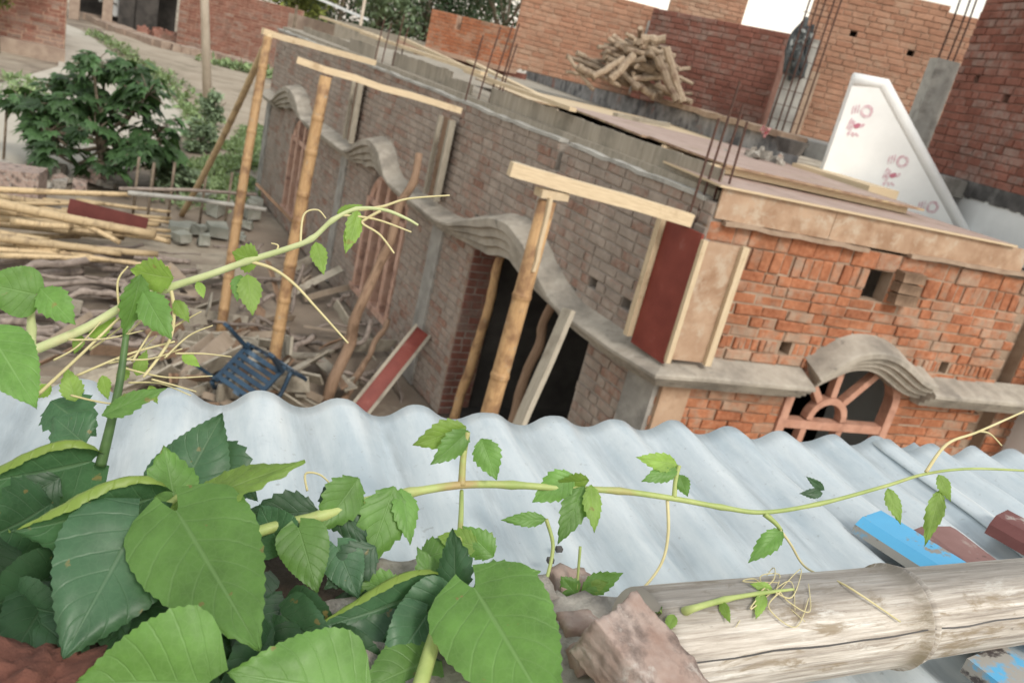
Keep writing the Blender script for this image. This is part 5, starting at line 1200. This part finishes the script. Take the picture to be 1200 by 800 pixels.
cr = thing('creeper', 'leafy green creeper with broad toothed leaves massed at the lower left', 'creeper', tuple(at(250, 820, .6)))
T_ = .0
CV = 1
big = [  # base, tip, width, depths, material, options
    (108, 540, -35, 575, 118, .60, .56, 'leaf_dark', dict(kind='heart', roll=.5, curl=CV)),
    (180, 583, 12, 628, 125, .555, .50, 'leaf_dark', dict(kind='heart', roll=.6, droop=.05, curl=CV)),
    (164, 608, 74, 768, 150, .525, .465, 'leaf_dark', dict(kind='heart', roll=-.1, droop=.08)),
    (207, 598, 303, 756, 150, .53, .47, 'leaf_bright', dict(kind='heart', roll=.1, droop=.06)),
    (245, 800, 84, 806, 175, .47, .45, 'leaf_bright', dict(kind='heart', roll=.35)),
    (205, 588, 262, 484, 92, .58, .60, 'leaf_dark', dict(kind='heart', roll=.2, droop=-.05)),
    (207, 596, 190, 522, 62, .57, .575, 'leaf_bright', dict(roll=-.4, droop=-.05)),
    (196, 602, 354, 534, 40, .55, .545, 'leaf_young', dict(roll=.9, droop=.04, flip=False)),
    (372, 598, 280, 606, 52, .60, .585, 'leaf_shade', dict()),
    (415, 812, 270, 786, 140, .49, .46, 'leaf_bright', dict(kind='heart', roll=-.1)),
    (350, 618, 372, 694, 62, .575, .56, 'leaf_bright', dict(kind='heart')),
    (508, 690, 366, 742, 105, .575, .54, 'leaf_dark', dict(kind='heart', roll=.4, droop=.05, curl=CV)),
    (505, 765, 385, 745, 100, .56, .53, 'leaf_dark', dict(kind='heart', roll=-.3)),
    (556, 688, 655, 850, 150, .535, .46, 'leaf_bright', dict(kind='heart', roll=.15, droop=.04)),
    (535, 700, 532, 618, 42, .56, .57, 'leaf_dark', dict(roll=.6, droop=-.03)),
    (556, 690, 634, 664, 52, .57, .58, 'leaf_bright', dict(roll=.5)),
    (578, 652, 542, 616, 36, .60, .60, 'leaf_bright', dict()),
    (492, 655, 540, 640, 40, .60, .60, 'leaf_bright', dict(roll=.4)),
    (515, 700, 492, 640, 36, .58, .58, 'leaf_bright', dict(roll=-.4)),
    (545, 700, 590, 735, 50, .56, .55, 'leaf_dark', dict()),
    (500, 720, 455, 790, 70, .545, .53, 'leaf_dark', dict(kind='heart', roll=.3)),
    (42, 345, -30, 330, 62, .60, .58, 'leaf_bright', dict(kind='heart')),
    (47, 338, 86, 378, 38, .60, .59, 'leaf_bright', dict()),
    (-12, 392, 42, 472, 72, .55, .53, 'leaf_bright', dict(kind='heart', roll=.2)),
    (165, 322, 148, 396, 30, .60, .60, 'leaf_bright', dict(roll=.5)),
    (168, 342, 198, 396, 38, .60, .59, 'leaf_bright', dict(roll=-.2)),
    (203, 326, 147, 318, 40, .61, .61, 'leaf_young', dict(roll=.3, droop=.2)),
    (120, 487, 192, 450, 24, .58, .59, 'leaf_bright', dict(roll=.6)),
    (60, 590, -20, 640, 90, .575, .55, 'leaf_dark', dict(roll=.6)),
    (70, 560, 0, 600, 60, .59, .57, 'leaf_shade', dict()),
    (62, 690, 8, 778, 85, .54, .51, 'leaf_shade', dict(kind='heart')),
    (100, 520, 60, 486, 60, .62, .62, 'leaf_dark', dict()),
    (105, 395, 135, 372, 20, .62, .62, 'leaf_young', dict()),
    (88, 470, 78, 430, 26, .62, .62, 'leaf_young', dict()),
    (160, 440, 172, 410, 16, .62, .62, 'leaf_young', dict()),
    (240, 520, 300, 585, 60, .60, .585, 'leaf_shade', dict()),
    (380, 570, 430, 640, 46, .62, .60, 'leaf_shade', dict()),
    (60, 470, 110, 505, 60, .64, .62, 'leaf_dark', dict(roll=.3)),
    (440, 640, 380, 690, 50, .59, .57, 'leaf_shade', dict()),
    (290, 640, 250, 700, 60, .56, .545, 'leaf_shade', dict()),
    (525, 700, 452, 752, 72, .56, .54, 'leaf_dark', dict(kind='heart', roll=.3)),
    (505, 772, 425, 806, 84, .53, .51, 'leaf_bright', dict(kind='heart', roll=-.2)),
    (470, 700, 410, 672, 44, .59, .58, 'leaf_bright', dict()),
    (588, 694, 640, 700, 40, .57, .56, 'leaf_young', dict(roll=.4)),
    (560, 640, 512, 628, 34, .60, .60, 'leaf_young', dict()),
    (330, 640, 300, 590, 60, .58, .59, 'leaf_dark', dict(kind='heart', roll=.4)),
    (395, 640, 420, 700, 52, .585, .57, 'leaf_dark', dict(kind='heart')),
    (330, 720, 390, 770, 70, .55, .53, 'leaf_dark', dict(kind='heart', roll=-.3)),
]
for L_ in big: leaf(cr, *L_[:8], **L_[8])
rr = random.Random(404)
for i in range(44):          # inner leaves, shade painted in as a darker leaf colour
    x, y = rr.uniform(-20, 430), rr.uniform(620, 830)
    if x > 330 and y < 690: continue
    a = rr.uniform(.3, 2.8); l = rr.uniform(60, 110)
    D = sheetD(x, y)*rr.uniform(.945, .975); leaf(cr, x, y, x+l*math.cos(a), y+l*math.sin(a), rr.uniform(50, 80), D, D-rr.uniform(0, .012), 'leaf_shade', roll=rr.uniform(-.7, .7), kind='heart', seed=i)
for px, r, mt, kn in (
        ([(185, 640, .57), (190, 600, .565), (205, 585, .57), (222, 570, .57)], (.0032, .002), 'stem_green', ()),
        ([(180, 700, .56), (182, 640, .56), (178, 590, .56)], (.004, .003), 'stem_green', ()),
        ([(118, 545, .60), (128, 505, .60), (140, 450, .60), (148, 392, .605)], (.0040, .0022), 'stem_dark', ()),
        ([(38, 425, .61), (37, 385, .61), (35, 345, .60)], (.0030, .0026), 'stem_pale', (1,)),
        ([(490, 810, .50), (512, 740, .53), (532, 700, .555), (540, 690, .56)], (.0050, .0042), 'stem_green', (2,)),
        ([(400, 706, .60), (440, 704, .59), (500, 700, .575), (545, 700, .56), (580, 694, .57)], (.0038, .003), 'stem_green', ()),
        ([(535, 700, .56), (536, 660, .58), (540, 610, .62), (541, 575, .655)], (.0030, .0016), 'stem_green', ()),
        ([(230, 770, .52), (262, 775, .52), (300, 790, .51)], (.004, .003), 'stem_green', ()),
        ([(640, 608, .66), (648, 640, .66), (640, 680, .65), (628, 715, .62)], (.0016, .0014), 'stem_green', ()),
        ([(680, 640, .66), (676, 690, .66)], (.0012, .001), 'stem_green', ())):
    vine_tube(cr, 'stem', px, r, mt, knots=kn)
# long shoot across the sheet
sh1 = thing('vine_shoot', 'long yellow-green shoot of the creeper stretching right across the corrugated sheet', 'vine shoot', tuple(at(330, 612, .6)))
vine_tube(sh1, 'stem', [(250, 640, .56), (318, 618, .585), (380, 603, .60), (430, 587, .62), (480, 577, .64), (540, 568, .66), (600, 568, .68), (660, 572, .69), (725, 575, .70), (790, 584, .715), (845, 594, .725), (895, 600, .73), (960, 590, .735), (1035, 570, .75), (1085, 555, .765), (1140, 549, .79), (1215, 552, .82)], (.0043, .0010), 'stem_green', 10, (2, 4, 6, 8, 10, 12))
vine_tube(sh1, 'petiole', [(541, 568, .66), (543, 535, .66), (548, 506, .66)], (.0030, .0022), 'stem_green', knots=(0,))
vine_tube(sh1, 'petiole', [(790, 582, .715), (792, 560, .715), (796, 545, .715)], (.0022, .0018), 'stem_green')
vine_tube(sh1, 'petiole', [(896, 602, .73), (908, 612, .73), (915, 620, .73)], (.0026, .0016), 'stem_green')
for L_ in ((546, 500, 484, 523, 34, .66, .65, 'leaf_young', dict(roll=.2)), (549, 505, 508, 545, 30, .66, .64, 'leaf_bright', dict(roll=.4)), (564, 514, 582, 562, 34, .66, .65, 'leaf_bright', dict()),
           (420, 560, 376, 624, 52, .615, .59, 'leaf_bright', dict(roll=.3)), (462, 570, 430, 668, 58, .625, .60, 'leaf_bright', dict(roll=.2)), (470, 572, 484, 636, 30, .63, .61, 'leaf_bright', dict(roll=.5)),
           (672, 556, 624, 588, 36, .69, .68, 'leaf_bright', dict()), (684, 570, 656, 637, 32, .69, .67, 'leaf_bright', dict(roll=.2)), (692, 568, 699, 622, 22, .69, .67, 'leaf_young', dict(roll=.4)), (690, 562, 650, 570, 20, .69, .685, 'leaf_young', dict(roll=.8)),
           (640, 608, 588, 609, 18, .66, .65, 'leaf_bright', dict()), (794, 545, 748, 536, 22, .715, .70, 'leaf_young', dict()), (794, 548, 754, 563, 22, .715, .70, 'leaf_bright', dict()), (796, 556, 806, 582, 18, .715, .71, 'leaf_bright', dict()),
           (917, 620, 878, 658, 24, .73, .715, 'leaf_bright', dict()), (964, 578, 938, 578, 12, .74, .735, 'leaf_dark', dict()), (966, 574, 946, 559, 10, .74, .735, 'leaf_dark', dict()), (1040, 572, 1058, 614, 17, .75, .74, 'leaf_young', dict(roll=.4)),
           (1102, 574, 1086, 640, 20, .765, .755, 'leaf_young', dict(roll=.3)), (1100, 556, 1116, 588, 15, .765, .76, 'leaf_young', dict(roll=.4)), (682, 692, 730, 671, 26, .66, .655, 'leaf_bright', dict()), (676, 697, 658, 676, 26, .66, .655, 'leaf_bright', dict()), (686, 690, 712, 682, 18, .66, .655, 'leaf_young', dict())):
    leaf(sh1, *L_[:8], **L_[8])
for px, r in (([(782, 586, .715), (783, 625, .71), (775, 660, .70), (750, 692, .68), (715, 712, .66), (668, 732, .64)], (.0016, .0009)), ([(700, 735, .645), (740, 738, .65), (762, 722, .655)], (.0012, .0006)), ([(902, 604, .73), (925, 635, .73), (945, 665, .725), (990, 685, .70), (1055, 728, .675)], (.0013, .0007)),
              ([(1085, 553, .765), (1110, 520, .78), (1148, 505, .80), (1215, 475, .83)], (.0017, .001)), ([(1146, 505, .80), (1160, 508, .80), (1174, 522, .80)], (.0011, .0007)), ([(360, 575, .62), (358, 555, .62), (375, 556, .62), (390, 570, .62)], (.001, .0006))):
    vine_tube(sh1, 'tendril', px, r, 'tendril_tan', 6)
# upper-left shoot
sh2 = thing('vine_shoot', 'pale shoot of the creeper rising to the upper centre with curled young leaves and tendrils', 'vine shoot', tuple(at(60, 400, .62)))
vine_tube(sh2, 'stem', [(20, 418, .60), (60, 402, .605), (105, 382, .61), (150, 356, .615), (195, 338, .62), (245, 322, .62), (290, 306, .62), (335, 292, .62), (365, 280, .62), (390, 258, .62), (418, 245, .62), (450, 246, .62), (476, 256, .62), (490, 264, .62)], (.0037, .0009), 'stem_pale', 10, (4, 6, 8, 9, 10))
for px, r in (([(420, 246, .62), (448, 242, .62), (478, 233, .62), (527, 229, .62)], (.0014, .0006)), ([(446, 247, .62), (430, 256, .62), (425, 262, .62), (445, 275, .62), (462, 297, .62)], (.0012, .0007)), ([(400, 252, .62), (440, 257, .62), (482, 272, .62)], (.0012, .0006)),
              ([(292, 306, .62), (320, 315, .62), (345, 333, .62), (372, 362, .62), (408, 402, .62)], (.0015, .0007)), ([(322, 298, .62), (326, 288, .62), (318, 285, .62)], (.0009, .0005)), ([(352, 285, .62), (356, 252, .62), (372, 246, .62), (382, 256, .62)], (.0009, .0005)),
              ([(200, 338, .62), (204, 365, .62), (198, 400, .61), (168, 442, .60)], (.0016, .001)), ([(140, 365, .61), (138, 330, .61), (150, 312, .61)], (.0010, .0006)), ([(45, 462, .60), (90, 420, .605), (140, 372, .61)], (.0014, .0009)), ([(90, 440, .60), (150, 415, .605), (205, 400, .61)], (.001, .0007))):
    vine_tube(sh2, 'tendril', px, r, 'tendril_tan', 6)
for L_ in ((303, 306, 270, 298, 34, .62, .615, 'leaf_young', dict(roll=.3, droop=.3)), (290, 322, 297, 368, 28, .62, .61, 'leaf_young', dict(roll=.2)), (282, 322, 278, 352, 20, .62, .61, 'leaf_bright', dict()), (370, 284, 379, 320, 20, .62, .61, 'leaf_young', dict()), (420, 247, 408, 296, 20, .62, .61, 'leaf_young', dict(roll=.4)),
           (414, 262, 404, 292, 14, .62, .61, 'leaf_young', dict()), (395, 250, 425, 240, 12, .62, .62, 'leaf_young', dict())):
    leaf(sh2, *L_[:8], **L_[8])
rr = random.Random(66)
for i in range(14):
    x, y = rr.uniform(50, 230), rr.uniform(385, 470); a = rr.uniform(-1.0, .3); l = rr.uniform(40, 110); D = rr.uniform(.6, .63)
    vine_tube(sh2, 'tendril', [(x, y, D), (x+l*.5*math.cos(a), y+l*.5*math.sin(a)+rr.uniform(-9, 9), D), (x+l*math.cos(a), y+l*math.sin(a), D)], (.0009, .0004), 'tendril_tan', 5)
for x, y, a, l in ((95, 392, 1.9, 24), (150, 430, 2.2, 26), (214, 415, .6, 24), (175, 452, 1.2, 22), (60, 452, 2.6, 30), (120, 440, 1.4, 28), (232, 330, 1.2, 20), (205, 352, 1.0, 30)):
    leaf(sh2, x, y, x+l*math.cos(a), y+l*math.sin(a), l*.55, .62, .615, 'leaf_young', roll=rr.uniform(-.5, .5))
# small shoot lying on the bamboo
sh3 = thing('vine_shoot', 'short hairy shoot tip with curled tendrils lying on the weathered bamboo', 'vine shoot', tuple(at(780, 725, .66)))
vine_tube(sh3, 'stem', [(775, 727, .65), (805, 715, .66), (850, 702, .665), (890, 695, .67), (930, 690, .68)], (.0030, .0010), 'stem_green', 9, (1, 2, 3))
for L_ in ((775, 718, 762, 703, 18, .655, .65, 'leaf_bright', dict()), (845, 704, 855, 728, 12, .66, .655, 'leaf_young', dict()), (895, 694, 888, 722, 14, .67, .66, 'leaf_young', dict(roll=.3)), (905, 690, 880, 684, 12, .67, .665, 'leaf_young', dict()), (790, 720, 782, 738, 14, .65, .645, 'leaf_young', dict())):
    leaf(sh3, *L_[:8], **L_[8])
rr = random.Random(5)
for i in range(7):
    x = 900+rr.uniform(-15, 30); px = [(x, 692, .672), (x+rr.uniform(-25, 25), 692+rr.uniform(-20, 22), .668), (x+rr.uniform(-35, 40), 692+rr.uniform(-35, 45), .664), (x+rr.uniform(-30, 40), 692+rr.uniform(-10, 50), .662)]
    vine_tube(sh3, 'tendril', px, (.0006, .0003), 'tendril_tan', 5)
